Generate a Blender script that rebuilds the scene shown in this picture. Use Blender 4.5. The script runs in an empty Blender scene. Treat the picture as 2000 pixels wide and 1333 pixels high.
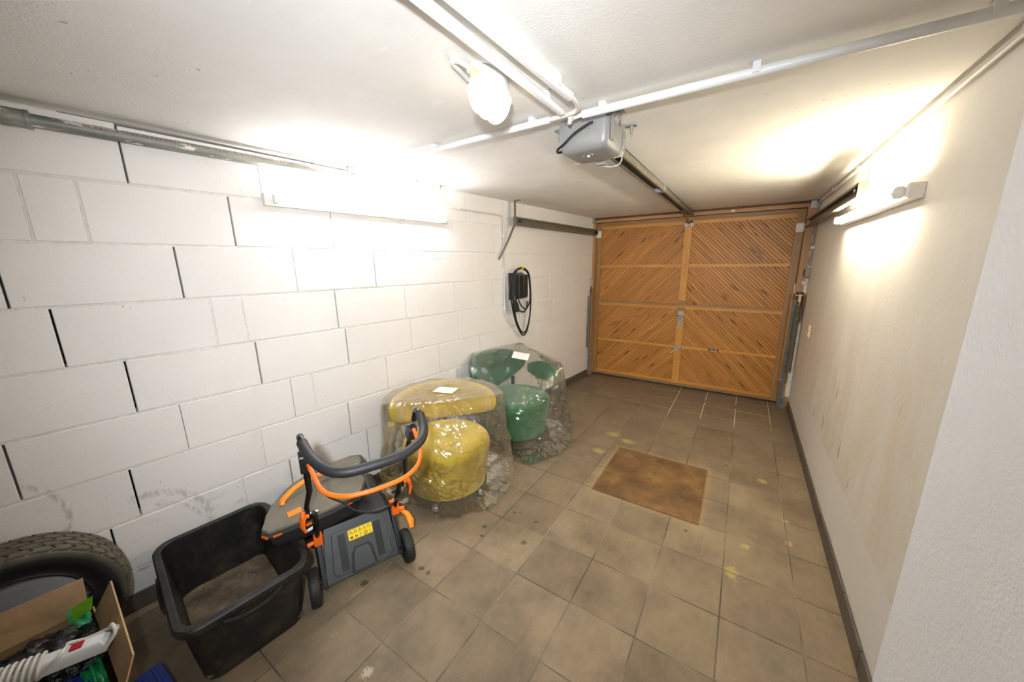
import bpy, bmesh, math, random
import numpy as np
from mathutils import Vector, Matrix, noise
from mathutils.bvhtree import BVHTree
random.seed(7)
S = bpy.context.scene
COL = S.collection
PI = math.pi
def srgb(r, g, b):
    f = lambda c: (c/12.92 if c <= .04045 else ((c+.055)/1.055)**2.4)
    return (f(r/255), f(g/255), f(b/255), 1)

# ------------------------------------------------------------------ camera, light, exposure
WA = .1047                                    # the left wall runs 6 degrees off the tile grid
H = 2.198                                     # ceiling height
XR = 2.65                                     # right wall
CAM = Vector((2.0983, -1.9182, 1.6041))
cam_d = bpy.data.cameras.new('camera'); cam = bpy.data.objects.new('camera', cam_d); COL.objects.link(cam)
def cam_axes(yaw, pitch, roll):
    R0 = Matrix(((1,0,0),(0,0,-1),(0,1,0)))
    Z = Matrix(((math.cos(yaw),math.sin(yaw),0),(-math.sin(yaw),math.cos(yaw),0),(0,0,1)))
    X = Matrix(((1,0,0),(0,math.cos(pitch),-math.sin(pitch)),(0,math.sin(pitch),math.cos(pitch))))
    Rr = Matrix(((math.cos(roll),-math.sin(roll),0),(math.sin(roll),math.cos(roll),0),(0,0,1)))
    return Rr @ X @ R0 @ Z
RC = cam_axes(.5808, .2150, -.0126)
mw = Matrix((RC[0], -RC[1], -RC[2])).transposed().to_4x4(); mw.translation = CAM
cam.matrix_world = mw
cam_d.sensor_width = 36; cam_d.lens = 686.19/2000*36; cam_d.clip_start = .02
S.camera = cam

w = bpy.data.worlds.new('world'); S.world = w; w.use_nodes = True
w.node_tree.nodes['Background'].inputs[0].default_value = (.9, .95, 1, 1)
w.node_tree.nodes['Background'].inputs[1].default_value = .05

# the photographer's flash, a little above and behind the lens
fl = bpy.data.lights.new('flash', 'SPOT'); flo = bpy.data.objects.new('flash', fl); COL.objects.link(flo)
fl.energy = 70; fl.color = (.90, .95, 1.0); fl.spot_size = math.radians(113); fl.spot_blend = .85; fl.shadow_soft_size = .035
flo.location = (2.13, -2.06, 1.77)
flo.rotation_euler = (-Vector(RC[2]) + Vector((.0,0,.0)) + Vector((.10,.0,.0))).to_track_quat('Z', 'Y').to_euler()

TUBE_L, TUBE_R, BULB = 32.0, 56.0, 6.5       # radiance of the two fluorescent tubes and of the bulkhead lamp glass
S.view_settings.view_transform = 'Standard'; S.view_settings.look = 'None'
S.view_settings.gamma = 1; S.view_settings.use_curve_mapping = False
S.view_settings.exposure = 1.37
S.cycles.transparent_max_bounces = 16
S.cycles.max_bounces = 8; S.cycles.diffuse_bounces = 5

# ------------------------------------------------------------------ mesh builder
class MB:
    def __init__(s): s.v = []; s.f = []; s.uv = None
    def add(s, vs, fs, M=None):
        o = len(s.v)
        for p in vs:
            p = Vector(p); s.v.append(M @ p if M else p)
        for f in fs: s.f.append([i+o for i in f])
        return s
    def box(s, x0, x1, y0, y1, z0, z1, M=None):
        return s.add([(x,y,z) for z in (z0,z1) for y in (y0,y1) for x in (x0,x1)],
            [(0,2,3,1),(4,5,7,6),(0,1,5,4),(2,6,7,3),(0,4,6,2),(1,3,7,5)], M)
    def prism(s, poly, z0, z1, M=None, top=1.0):
        n = len(poly); cx = sum(p[0] for p in poly)/n; cy = sum(p[1] for p in poly)/n
        vs = [(p[0],p[1],z0) for p in poly]+[(cx+(p[0]-cx)*top, cy+(p[1]-cy)*top, z1) for p in poly]
        fs = [list(range(n))[::-1], list(range(n,2*n))]+[(i,(i+1)%n,n+(i+1)%n,n+i) for i in range(n)]
        return s.add(vs, fs, M)
    def tube(s, pts, r, seg=12, closed=False, cap=True, flat=1.0, M=None):
        P = [Vector(p) for p in pts]; n = len(P)
        rs = r if isinstance(r, (list,tuple)) else [r]*n
        T = []
        for i in range(n):
            a = P[(i-1)%n] if (closed or i > 0) else P[i]; b = P[(i+1)%n] if (closed or i < n-1) else P[i]
            d = b-a; T.append(d.normalized() if d.length > 1e-9 else Vector((0,0,1)))
        up = Vector((0,0,1)) if abs(T[0].z) < .9 else Vector((1,0,0))
        nrm = (up - T[0]*up.dot(T[0])).normalized(); vs = []
        for i in range(n):
            nrm = (nrm - T[i]*nrm.dot(T[i])).normalized(); bi = T[i].cross(nrm)
            for k in range(seg):
                a = 2*PI*k/seg
                vs.append(P[i] + nrm*(math.cos(a)*rs[i]*flat) + bi*(math.sin(a)*rs[i]))
        fs = []
        for i in range(n if closed else n-1):
            j = (i+1) % n
            for k in range(seg):
                l = (k+1) % seg
                fs.append((i*seg+k, i*seg+l, j*seg+l, j*seg+k))
        if cap and not closed:
            fs.append(list(range(seg))[::-1]); fs.append([(n-1)*seg+k for k in range(seg)])
        return s.add(vs, fs, M)
    def cyl(s, a, b, r, r2=None, seg=16, M=None):
        return s.tube([a,b], [r, r if r2 is None else r2], seg, M=M)
    def lathe(s, prof, seg=32, M=None, closed=False):
        n = len(prof); vs = [(r*math.cos(2*PI*k/seg), r*math.sin(2*PI*k/seg), z) for r,z in prof for k in range(seg)]
        fs = [(i%n*seg+k, i%n*seg+(k+1)%seg, (i+1)%n*seg+(k+1)%seg, (i+1)%n*seg+k) for i in range(n if closed else n-1) for k in range(seg)]
        if not closed: fs += [list(range(seg))[::-1], [(n-1)*seg+k for k in range(seg)]]
        return s.add(vs, fs, M)
    def grid(s, fn, nu, nv, wu=False, M=None):
        vs = [fn(i/(nu if wu else nu-1), j/(nv-1)) for j in range(nv) for i in range(nu)]
        fs = [(j*nu+i, j*nu+(i+1)%nu, (j+1)*nu+(i+1)%nu, (j+1)*nu+i) for j in range(nv-1) for i in range(nu if wu else nu-1)]
        return s.add(vs, fs, M)
    def sphere(s, c, r, seg=16, rings=10, sc=(1,1,1), M=None):
        return s.grid(lambda u,v: (c[0]+r*sc[0]*math.cos(2*PI*u)*math.sin(PI*max(v,.001)*.999), c[1]+r*sc[1]*math.sin(2*PI*u)*math.sin(PI*max(v,.001)*.999), c[2]-r*sc[2]*math.cos(PI*v)), seg, rings, True, M)
WM = {}
def part(name, mb, m, par=None, W=False, bev=0, bseg=2, ang=35, smooth=True, loc=None, rotz=0, label=None, stuff=False, solid=0):
    """links ONE mesh object; W: the coordinates are world coordinates"""
    me = bpy.data.meshes.new(name)
    P = WM.get(par.name, Matrix()) if par else Matrix()
    own = Matrix.Translation(loc or (0,0,0)) @ Matrix.Rotation(rotz, 4, 'Z')
    inv = (P @ own).inverted() if W else None
    me.from_pydata([tuple(inv @ v) if inv else tuple(v) for v in mb.v], [], mb.f)
    if mb.uv:
        ul = me.uv_layers.new()
        for p in me.polygons:
            for li in p.loop_indices: ul.data[li].uv = mb.uv[me.loops[li].vertex_index]
    bm = bmesh.new(); bm.from_mesh(me)
    if bev:
        es = [e for e in bm.edges if len(e.link_faces) == 2 and e.calc_face_angle(0) > math.radians(ang)]
        bmesh.ops.bevel(bm, geom=es, offset=bev, segments=bseg, profile=.5, affect='EDGES', clamp_overlap=True)
    if solid:
        bmesh.ops.recalc_face_normals(bm, faces=bm.faces); bmesh.ops.solidify(bm, geom=bm.faces, thickness=solid)
    bmesh.ops.recalc_face_normals(bm, faces=bm.faces)
    bm.to_mesh(me); bm.free()
    if smooth:
        me.shade_smooth(); me.set_sharp_from_angle(angle=math.radians(ang))
    me.materials.append(m)
    o = bpy.data.objects.new(name, me); COL.objects.link(o)
    if par: o.parent = par
    o.matrix_local = own
    WM[o.name] = P @ own
    if bev and smooth:
        wn = o.modifiers.new('weighted_normals', 'WEIGHTED_NORMAL'); wn.keep_sharp = True
    if label: o['label'] = label
    if stuff: o['kind'] = 'stuff'
    return o
def thing(name, label, cat, loc=(0,0,0), rotz=0, group=None):
    o = bpy.data.objects.new(name, None); COL.objects.link(o); o.empty_display_size = .05
    o.location = loc; o.rotation_euler = (0,0,rotz); o['label'] = label; o['category'] = cat
    if group: o['group'] = group
    WM[o.name] = Matrix.Translation(loc) @ Matrix.Rotation(rotz, 4, 'Z')
    return o
def tag(o, label, cat, group=None):
    o['label'] = label; o['category'] = cat
    if group: o['group'] = group
    return o
def struct(o): o['kind'] = 'structure'; return o
def inst(src, name, par, M=None):
    o = src.copy(); COL.objects.link(o); o.name = name; o.parent = par
    o.matrix_local = M or src.matrix_local.copy()
    WM[o.name] = WM.get(par.name, Matrix()) @ o.matrix_local
    return o
def LW(off, s, z):                             # left wall frame to world
    return Vector((math.cos(WA)*off+math.sin(WA)*s, -math.sin(WA)*off+math.cos(WA)*s, z))
def cr(pts, n=8, closed=False):                # smooth path through the points
    P = [Vector(p) for p in pts]; N = len(P); out = []
    for i in range(N if closed else N-1):
        g = (lambda k: P[k % N]) if closed else (lambda k: P[min(max(k,0),N-1)])
        a,b,c,d = g(i-1),g(i),g(i+1),g(i+2)
        for k in range(n):
            t = k/n
            out.append(.5*((2*b)+(c-a)*t+(2*a-5*b+4*c-d)*t*t+(3*b-a-3*c+d)*t**3))
    if not closed: out.append(P[-1])
    return out
def rrect(hx, hy, r, seg=6, cx=0, cy=0):
    out = []
    for q,(sx,sy) in enumerate(((1,1),(-1,1),(-1,-1),(1,-1))):
        for k in range(seg+1):
            a = PI/2*(q+k/seg); out.append((cx+sx*(hx-r)+r*math.cos(a), cy+sy*(hy-r)+r*math.sin(a)))
    return out

# ------------------------------------------------------------------ materials
class NT:
    def __init__(s, name):
        s.m = bpy.data.materials.new(name); s.m.use_nodes = True; s.t = s.m.node_tree
        s.b = s.t.nodes['Principled BSDF']; s.out = s.t.nodes['Material Output']
    def n(s, typ, **kw):
        nd = s.t.nodes.new(typ)
        for k,v in kw.items():
            if k.startswith('i_'):
                key = k[2:]; nd.inputs[int(key) if key.isdigit() else key].default_value = v
            else: setattr(nd, k, v)
        return nd
    def l(s, a, b): s.t.links.new(a, b)
    def pos(s): return s.n('ShaderNodeNewGeometry').outputs['Position']
    def obj(s): return s.n('ShaderNodeTexCoord').outputs['Object']
    def noise(s, vec, scale, detail=4, rough=.55, stretch=None):
        if stretch:
            mp = s.n('ShaderNodeMapping'); mp.inputs['Scale'].default_value = stretch; s.l(vec, mp.inputs[0]); vec = mp.outputs[0]
        nd = s.n('ShaderNodeTexNoise'); nd.inputs['Scale'].default_value = scale
        nd.inputs['Detail'].default_value = detail; nd.inputs['Roughness'].default_value = rough
        s.l(vec, nd.inputs['Vector']); return nd.outputs['Fac']
    def ramp(s, fac, stops):
        r = s.n('ShaderNodeValToRGB'); e = r.color_ramp.elements
        while len(e) < len(stops): e.new(.5)
        for el,(p,c) in zip(e, stops): el.position = p; el.color = c if len(c) == 4 else (*c,1)
        s.l(fac, r.inputs[0]); return r.outputs[0]
    def mr(s, fac, a, b, c=0, d=1):
        r = s.n('ShaderNodeMapRange'); r.inputs[1].default_value = a; r.inputs[2].default_value = b
        r.inputs[3].default_value = c; r.inputs[4].default_value = d; s.l(fac, r.inputs[0]); return r.outputs[0]
    def math(s, op, a, b=None):
        r = s.n('ShaderNodeMath', operation=op)
        for i,x in enumerate((a,b)):
            if x is None: continue
            if isinstance(x,(int,float)): r.inputs[i].default_value = x
            else: s.l(x, r.inputs[i])
        return r.outputs[0]
    def mix(s, fac, a, b, mode='MIX'):
        r = s.n('ShaderNodeMix', data_type='RGBA', blend_type=mode)
        for i,x in ((0,fac),(6,a),(7,b)):
            if isinstance(x,(int,float)): r.inputs[i].default_value = x
            elif isinstance(x,tuple): r.inputs[i].default_value = x if len(x) == 4 else (*x,1)
            else: s.l(x, r.inputs[i])
        return r.outputs[2]
    def base(s, c):
        if isinstance(c, tuple): s.b.inputs['Base Color'].default_value = c if len(c) == 4 else (*c,1)
        else: s.l(c, s.b.inputs['Base Color'])
    def bump(s, h, st=.3, dist=.01):
        b = s.n('ShaderNodeBump'); b.inputs['Strength'].default_value = st; b.inputs['Distance'].default_value = dist
        s.l(h, b.inputs['Height']); s.l(b.outputs[0], s.b.inputs['Normal'])
    def set(s, rough=.5, metal=0, **kw):
        s.b.inputs['Roughness'].default_value = rough; s.b.inputs['Metallic'].default_value = metal
        for k,v in kw.items(): s.b.inputs[k].default_value = v
        return s.m
def plain(name, c, rough=.5, metal=0, var=.12, scale=25, bump=0, bscale=120, **kw):
    t = NT(name); o = t.obj(); n = t.noise(o, scale, 4)
    c = tuple(c[:3])
    t.base(t.ramp(n, [(.3, tuple(x*(1-var) for x in c)), (.7, tuple(min(1,x*(1+var)) for x in c))]))
    if bump: t.bump(t.noise(o, bscale, 3), bump, .004)
    return t.set(rough, metal, **kw)
M = {}
# painted block wall
t = NT('painted_block'); p = t.pos()
n1 = t.noise(p, 1.6, 3); n2 = t.noise(p, 9, 5, .65); n3 = t.noise(p, 90, 4, .6)
c = t.mix(t.mr(n1, .35, .7), srgb(229,225,222), srgb(236,233,230))
sp = t.mr(t.noise(p, 40, 2), .74, .78)
c = t.mix(sp, c, srgb(196,186,172))
# dirt and scuffs low on the wall by the tyre
xyz = t.n('ShaderNodeSeparateXYZ'); t.l(p, xyz.inputs[0])
low = t.mr(xyz.outputs[2], .62, .2); scf = t.mr(t.noise(p, 6, 5, .7, (1,1,3)), .56, .7)
near = t.mr(xyz.outputs[1], -.6, -1.4)
dirt = t.math('MULTIPLY', t.math('MULTIPLY', low, scf), near)
c = t.mix(t.math('MULTIPLY', dirt, .55), c, srgb(120,112,102))
def arc(c, cy, cz, r, wd, ymin, zmin):         # grey rubber marks a tyre left on the paint
    dy = t.math('SUBTRACT', xyz.outputs[1], cy); dz = t.math('SUBTRACT', xyz.outputs[2], cz)
    d = t.math('SQRT', t.math('ADD', t.math('MULTIPLY', dy, dy), t.math('MULTIPLY', dz, dz)))
    k = t.mr(t.math('ABSOLUTE', t.math('SUBTRACT', d, r)), wd, wd*.3)
    k = t.math('MULTIPLY', k, t.math('MULTIPLY', t.math('GREATER_THAN', xyz.outputs[1], ymin), t.math('GREATER_THAN', xyz.outputs[2], zmin)))
    k = t.math('MULTIPLY', k, t.math('MULTIPLY', t.math('LESS_THAN', xyz.outputs[0], .02), t.mr(t.noise(p, 60, 3, .6, (1,1,.4)), .4, .62)))
    return t.mix(t.math('MULTIPLY', k, .42), c, srgb(120,114,106))
c = arc(c, -1.675, .318, .237, .022, -1.70, .28); c = arc(c, -2.064, .602, .20, .016, -1.95, .50); c = arc(c, -1.66, .30, .19, .012, -1.62, .33)
t.base(c); t.bump(t.math('ADD', t.math('MULTIPLY', n2, .6), n3), .15, .004); M['block'] = t.set(.62)
t = NT('painted_mortar'); p = t.pos()
t.base(t.mix(t.mr(t.noise(p, 30, 4), .4, .7), srgb(236,233,229), srgb(224,219,211))); t.bump(t.noise(p, 70, 5, .7), .7, .01); M['mortar'] = t.set(.7)
M['dark_gap'] = plain('dark_gap', (.02,.019,.017), .9)
# right wall plaster with a lighter painted band at the bottom
t = NT('plaster'); p = t.pos(); xyz = t.n('ShaderNodeSeparateXYZ'); t.l(p, xyz.inputs[0])
st = t.mr(t.noise(p, 2.2, 5, .6, (1,1,.35)), .4, .68)
c = t.mix(st, srgb(232,228,220), srgb(240,238,233))
band = t.math('LESS_THAN', xyz.outputs[2], .415)
c = t.mix(band, t.mix(t.math('MULTIPLY', t.mr(t.noise(p, 3, 5, .7, (1,1.5,.5)), .42, .62, .25, .75), t.mr(xyz.outputs[2], 1.6, .9)), c, srgb(218,205,183)), srgb(232,228,222))
mk = t.mr(t.noise(p, 5, 3, .5, (1,2.2,.6)), .695, .715); mk = t.math('MULTIPLY', mk, t.math('MULTIPLY', t.mr(xyz.outputs[2], 1.15, .7), t.math('SUBTRACT', 1.0, band)))
c = t.mix(t.math('MULTIPLY', mk, .6), c, srgb(120,96,62))
t.base(c); t.bump(t.noise(p, 60, 4, .6), .25, .005); M['plaster'] = t.set(.7)
t = NT('roughcast'); p = t.pos()
t.base(srgb(238,238,238)); t.bump(t.math('ADD', t.noise(p, 95, 3, .55), t.mr(t.noise(p, 220, 2), .3, .8, 0, .4)), .35, .005); M['roughcast'] = t.set(.6)
t = NT('ceiling_paint'); p = t.pos()
c = t.mix(t.mr(t.noise(p, 1.3, 5, .6), .35, .7), srgb(224,221,216), srgb(238,236,232))
sc = t.mr(t.noise(p, 5, 6, .7, (1,3,1)), .62, .72); c = t.mix(t.math('MULTIPLY', sc, .5), c, srgb(245,244,242))
sp = t.mr(t.noise(p, 26, 2), .755, .775); c = t.mix(t.math('MULTIPLY', sp, .5), c, srgb(120,110,98))
xyz = t.n('ShaderNodeSeparateXYZ'); t.l(p, xyz.inputs[0])
sm = t.math('ABSOLUTE', t.math('SUBTRACT', t.math('ADD', xyz.outputs[1], t.math('MULTIPLY', t.math('SUBTRACT', t.noise(p, 4, 3), .5), .05)), .66))
sm = t.math('MULTIPLY', t.mr(sm, .009, .002), t.mr(t.noise(p, 9, 3), .42, .56)); c = t.mix(t.math('MULTIPLY', sm, .55), c, srgb(250,247,240))
t.base(c); t.bump(t.math('ADD', t.math('ADD', t.noise(p, 12, 5), t.noise(p, 120, 3)), sm), .18, .006); M['ceiling'] = t.set(.75)
# floor tiles
t = NT('floor_tile'); p = t.pos(); oi = t.n('ShaderNodeObjectInfo')
xyz = t.n('ShaderNodeSeparateXYZ'); t.l(p, xyz.inputs[0])
n1 = t.noise(p, 3.2, 5, .65); n2 = t.noise(p, 260, 3, .6); n3 = t.noise(p, 26, 5, .7, (1,.35,1))
c = t.ramp(t.math('ADD', t.math('MULTIPLY', n1, .75), t.math('MULTIPLY', n3, .25)), [(.32, srgb(107,94,76)), (.5, srgb(136,120,96)), (.68, srgb(157,139,113))])
c = t.mix(t.mr(n2, .35, .75, 0, .35), c, srgb(92,82,70))
rv = t.n('ShaderNodeHueSaturation'); t.l(t.mr(oi.outputs['Random'], 0, 1, .86, 1.12), rv.inputs['Value']); t.l(c, rv.inputs['Color']); c = rv.outputs[0]
c = t.mix(t.mr(xyz.outputs[1], .6, 2.7, 0, .45), c, srgb(104,92,76))         # browner, darker towards the door
dk = t.mr(t.noise(p, 2.1, 4, .6), .6, .72, 0, .45); c = t.mix(dk, c, srgb(86,80,68))
spk = t.noise(p, 30, 4, .6); spk2 = t.noise(p, 150, 3, .6)
def spots(c, lst, col, warp=.035, strength=.9):
    for (x, y, r, ax) in lst:
        dx = t.math('SUBTRACT', xyz.outputs[0], x); dy = t.math('MULTIPLY', t.math('SUBTRACT', xyz.outputs[1], y), ax)
        d = t.math('SQRT', t.math('ADD', t.math('MULTIPLY', dx, dx), t.math('MULTIPLY', dy, dy)))
        d = t.math('ADD', d, t.math('ADD', t.math('MULTIPLY', t.math('SUBTRACT', spk, .5), r*2.4), t.math('MULTIPLY', t.math('SUBTRACT', spk2, .5), r*3.0)))
        c = t.mix(t.mr(d, r*1.0, r*.75, 0, strength), c, col)
    return c
YEL = [(2.262,.246,.022,1),(2.204,.0,.03,.6),(2.475,.62,.02,1),(2.474,.41,.02,1),(1.19,.83,.05,1.2),(1.35,1.13,.06,1.6),(1.21,1.2,.07,1.4),(2.37,1.05,.03,1)]
DRK = [(.9,-.43,.014,1),(.93,-.5,.012,1),(1.17,-.41,.016,1),(1.15,-.22,.013,1),(.8,-.86,.015,1),(.85,-.86,.012,1),(.62,-1.08,.02,1),(1.96,.2,.013,1),(2.13,1.15,.018,1.5),(.99,-.22,.01,1),(1.02,-.2,.008,1)]
c = spots(c, YEL, srgb(186,166,104), strength=.7); c = spots(c, DRK, srgb(52,44,36), strength=.75)
c = spots(c, [(.66,-1.28,.07,.8),(1.66,-.22,.09,1.0),(1.6,-.45,.11,1)], srgb(96,84,68), strength=.28)
c = spots(c, [(.99,-1.33,.022,1)], srgb(190,176,150))
dx = t.math('SUBTRACT', t.math('ABSOLUTE', t.math('SUBTRACT', xyz.outputs[0], 1.671)), .346); dy = t.math('SUBTRACT', t.math('ABSOLUTE', t.math('SUBTRACT', xyz.outputs[1], .637)), .352)
hal = t.math('ADD', t.math('MAXIMUM', dx, dy), t.math('MULTIPLY', t.math('SUBTRACT', spk, .5), .03))
c = t.mix(t.mr(hal, .045, .0, 0, .42), c, srgb(176,152,112)); c = t.mix(t.mr(hal, .012, .0, 0, .5), c, srgb(128,84,40))   # cleaner border and rust round the plate
t.base(c); t.l(t.mr(n1, .3, .7, .42, .62), t.b.inputs['Roughness']); t.bump(t.math('ADD', n2, t.math('MULTIPLY', n3, .8)), .2, .003); t.b.inputs['Specular IOR Level'].default_value = .35; M['tile'] = t.m
t = NT('grout'); p = t.pos(); xyz = t.n('ShaderNodeSeparateXYZ'); t.l(p, xyz.inputs[0])
g = t.mix(t.mr(t.noise(p, 2.3, 3), .42, .6), srgb(78,70,62), srgb(138,126,108))
wh = t.math('MULTIPLY', t.mr(xyz.outputs[1], 1.85, 2.1), t.mr(t.noise(p, 3.4, 2), .36, .44)); wh = t.math('MULTIPLY', wh, t.math('MULTIPLY', t.mr(xyz.outputs[0], 1.2, 1.5), t.mr(xyz.outputs[0], 2.65, 2.4)))
t.base(t.mix(wh, g, srgb(236,224,200))); t.bump(t.noise(p, 200, 3), .3, .003); M['grout'] = t.set(.85)
M['skirt'] = plain('skirting', srgb(92,84,76), .5, 0, .2, 12, .2)
# wood
def wood(name, dark, mid, light, knots=True, rnd=.3, rough=.42, grain=1.0):
    t = NT(name); uv = t.n('ShaderNodeTexCoord').outputs['UV']; oi = t.n('ShaderNodeObjectInfo')
    n = t.noise(uv, 7, 6, .6, (.35,7*grain,1)); n2 = t.noise(uv, 2.5, 3)
    c = t.ramp(t.math('ADD', t.math('MULTIPLY', n, .7), t.math('MULTIPLY', n2, .3)), [(.3, dark), (.52, mid), (.72, light)])
    if knots:
        vo = t.n('ShaderNodeTexVoronoi', feature='F1'); mp = t.n('ShaderNodeMapping'); mp.inputs['Scale'].default_value = (3.4, 20, 1); t.l(uv, mp.inputs[0]); t.l(mp.outputs[0], vo.inputs['Vector']); vo.inputs['Scale'].default_value = 1.0; vo.inputs['Randomness'].default_value = 1
        d = t.math('ADD', vo.outputs['Distance'], t.math('MULTIPLY', t.math('SUBTRACT', t.noise(uv, 40, 2), .5), .06))
        c = t.mix(t.mr(d, .25, .1, 0, .85), c, srgb(84,48,20))
    hs = t.n('ShaderNodeHueSaturation'); t.l(t.mr(oi.outputs['Random'], 0, 1, 1-rnd, 1+rnd), hs.inputs['Value']); t.l(c, hs.inputs['Color']); c = hs.outputs[0]
    t.base(c); t.bump(n, .12, .002); return t.set(rough)
M['plank'] = wood('pine_plank', srgb(168,115,55), srgb(188,132,65), srgb(203,150,82), True, .13)
M['rail'] = wood('door_rail_wood', srgb(186,128,58), srgb(206,150,72), srgb(220,168,92), False, .08)
M['frame'] = wood('door_frame_wood', srgb(138,104,62), srgb(156,120,74), srgb(170,134,86), False, .08)
M['post'] = wood('door_post_paint', srgb(164,122,80), srgb(180,137,92), srgb(192,150,106), False, .05)
# metals, plastics
M['galv'] = plain('galvanised_steel', (.42,.43,.44), .42, .85, .25, 30)
M['steel_grey'] = plain('grey_painted_steel', srgb(124,127,128), .5, .2, .15, 20)
M['track'] = plain('track_steel', srgb(128,122,108), .5, .5, .25, 18)
M['dark_rail'] = plain('dark_rail', (.035,.032,.03), .45, .5, .3, 20)
M['white_pl'] = plain('white_plastic', srgb(228,230,230), .38, 0, .03)
M['white_cable'] = plain('white_cable', srgb(214,210,204), .5, 0, .05)
M['white_paint_metal'] = plain('white_painted_metal', srgb(232,230,224), .4, 0, .03)
M['grey_pl'] = plain('grey_plastic', srgb(150,146,138), .5, 0, .08)
M['silver'] = plain('silver_plastic', srgb(146,146,144), .42, .15, .04, 60)
M['black_pl'] = plain('black_plastic', (.016,.016,.017), .38, 0, .2, 20)
M['black_rub'] = plain('black_rubber', (.012,.012,.012), .6, 0, .3, 30, .2)
M['foam'] = plain('foam_grip', (.02,.02,.022), .5, 0, .15, 60, .25, 300)
M['black_gloss'] = plain('black_gloss_paint', (.008,.008,.009), .18)
M['orange'] = plain('orange_plastic', srgb(246,112,20), .38, 0, .06)
M['orange2'] = plain('orange_light_plastic', srgb(250,140,18), .42, 0, .06)
M['anthracite'] = plain('anthracite_plastic', srgb(66,68,70), .42, 0, .12, 14, .12)
M['dusty'] = plain('dusty_grey_plastic', srgb(112,106,92), .6, 0, .12, 10, .12)
M['fabric_bk'] = plain('black_fabric', (.012,.012,.012), .85, 0, .3, 60, .5, 500)
M['yellow_lab'] = plain('yellow_label', srgb(250,214,20), .45, 0, .03)
M['yellow_print'] = plain('label_print', srgb(90,74,10), .5)
M['dark_brown'] = plain('brown_painted_steel', srgb(96,66,36), .55, .2, .25, 18)
M['lever'] = plain('ochre_lever_paint', srgb(168,118,62), .5, .1, .12, 18)
M['spring'] = plain('spring_steel', srgb(124,114,94), .45, .35, .2, 40)
M['chrome'] = plain('satin_metal', (.6,.6,.6), .25, 1, .05)
M['ivory'] = plain('ivory_plastic', srgb(224,206,158), .45, 0, .06)
M['peel'] = plain('peeling_white_paint', srgb(226,222,214), .7, 0, .1, 30, .5, 60)
M['blue'] = plain('blue_plastic', srgb(24,52,140), .4, 0, .1)
M['red'] = NT('red_switch'); M['red'].base(srgb(170,16,14)); M['red'] = M['red'].set(.25)
t = NT('pipe_zinc'); o = t.obj(); n = t.noise(o, 9, 5, .65, (1,.25,1)); 
c = t.ramp(n, [(.35, srgb(104,106,102)), (.52, srgb(146,147,140)), (.68, srgb(176,174,164))])
xyz = t.n('ShaderNodeSeparateXYZ'); t.l(o, xyz.inputs[0])
pk = t.mr(t.noise(o, 16, 5, .65, (1,.4,1)), .55, .6); c = t.mix(pk, c, srgb(226,222,212))
# overspray of wall paint towards the door end
ov = t.math('MULTIPLY', t.mr(xyz.outputs[1], .85, 1.5), t.mr(t.noise(o, 22, 4, .6), .36, .5)); c = t.mix(ov, c, srgb(230,226,214))
# stamped red lettering, too worn to read
wv = t.math('FRACT', t.math('MULTIPLY', xyz.outputs[1], 70)); let = t.math('MULTIPLY', t.math('GREATER_THAN', wv, .35), t.mr(t.noise(o, 60, 2), .42, .5))
bandz = t.math('MULTIPLY', t.math('GREATER_THAN', xyz.outputs[2], .006), t.math('LESS_THAN', xyz.outputs[2], .016))
rng = t.math('MULTIPLY', t.math('GREATER_THAN', xyz.outputs[1], .12), t.math('LESS_THAN', xyz.outputs[1], .95))
lt = t.math('MULTIPLY', t.math('MULTIPLY', let, bandz), t.math('MULTIPLY', rng, t.mr(t.noise(o, 4, 1, .5, (0,1,0)), .4, .45)))
c = t.mix(t.math('MULTIPLY', lt, .6), c, srgb(140,66,50)); t.base(c); M['pipe'] = t.set(.5, .25)
t = NT('rust'); p = t.pos(); n = t.noise(p, 5, 6, .65); n2 = t.noise(p, 150, 3)
c = t.ramp(n, [(.3, srgb(84,60,38)), (.48, srgb(112,84,50)), (.62, srgb(130,98,58)), (.72, srgb(150,116,68))])
c = t.mix(t.mr(t.noise(p, 7, 3), .62, .68, 0, .7), c, srgb(78,54,42)); c = t.mix(t.mr(n2, .4, .8, 0, .3), c, srgb(70,46,30))
t.base(c); t.bump(n2, .35, .003); M['rust'] = t.set(.62)
t = NT('tyre_rubber'); o = t.obj(); xyz = t.n('ShaderNodeSeparateXYZ'); t.l(o, xyz.inputs[0])
r2 = t.math('SQRT', t.math('ADD', t.math('MULTIPLY', xyz.outputs[1], xyz.outputs[1]), t.math('MULTIPLY', xyz.outputs[2], xyz.outputs[2])))
dust = t.math('MULTIPLY', t.mr(r2, .258, .28), t.mr(t.noise(o, 22, 4), .3, .6, .5, 1)); c = t.mix(dust, (.012,.012,.012), srgb(98,90,74))
ga = t.n('ShaderNodeAttribute', attribute_name='groove_dust'); c = t.mix(t.math('MULTIPLY', ga.outputs['Fac'], .8), c, srgb(132,122,96))
t.base(c); t.bump(t.noise(o, 180, 3), .25, .002); M['tyre'] = t.set(.65)
t = NT('tub_plastic'); o = t.obj(); n = t.noise(o, 9, 6, .7); n2 = t.noise(o, 60, 4, .6, (1,1,.3))
c = t.mix(t.mr(n, .46, .74, 0, .5), (.008,.008,.008), srgb(84,74,58)); c = t.mix(t.mr(n2, .58, .78, 0, .22), c, srgb(120,110,94))
t.base(c); t.bump(n2, .15, .003); M['tub'] = t.set(.5)
t = NT('dried_mortar'); o = t.obj(); n = t.noise(o, 7, 6, .7); n2 = t.noise(o, 70, 4, .6)
c = t.ramp(n, [(.35, srgb(62,52,40)), (.52, srgb(104,88,68)), (.7, srgb(132,114,90))]); c = t.mix(t.mr(n2, .68, .72), c, srgb(190,174,140))
t.base(c); t.bump(n2, .6, .006); M['dirt'] = t.set(.9)
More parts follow.
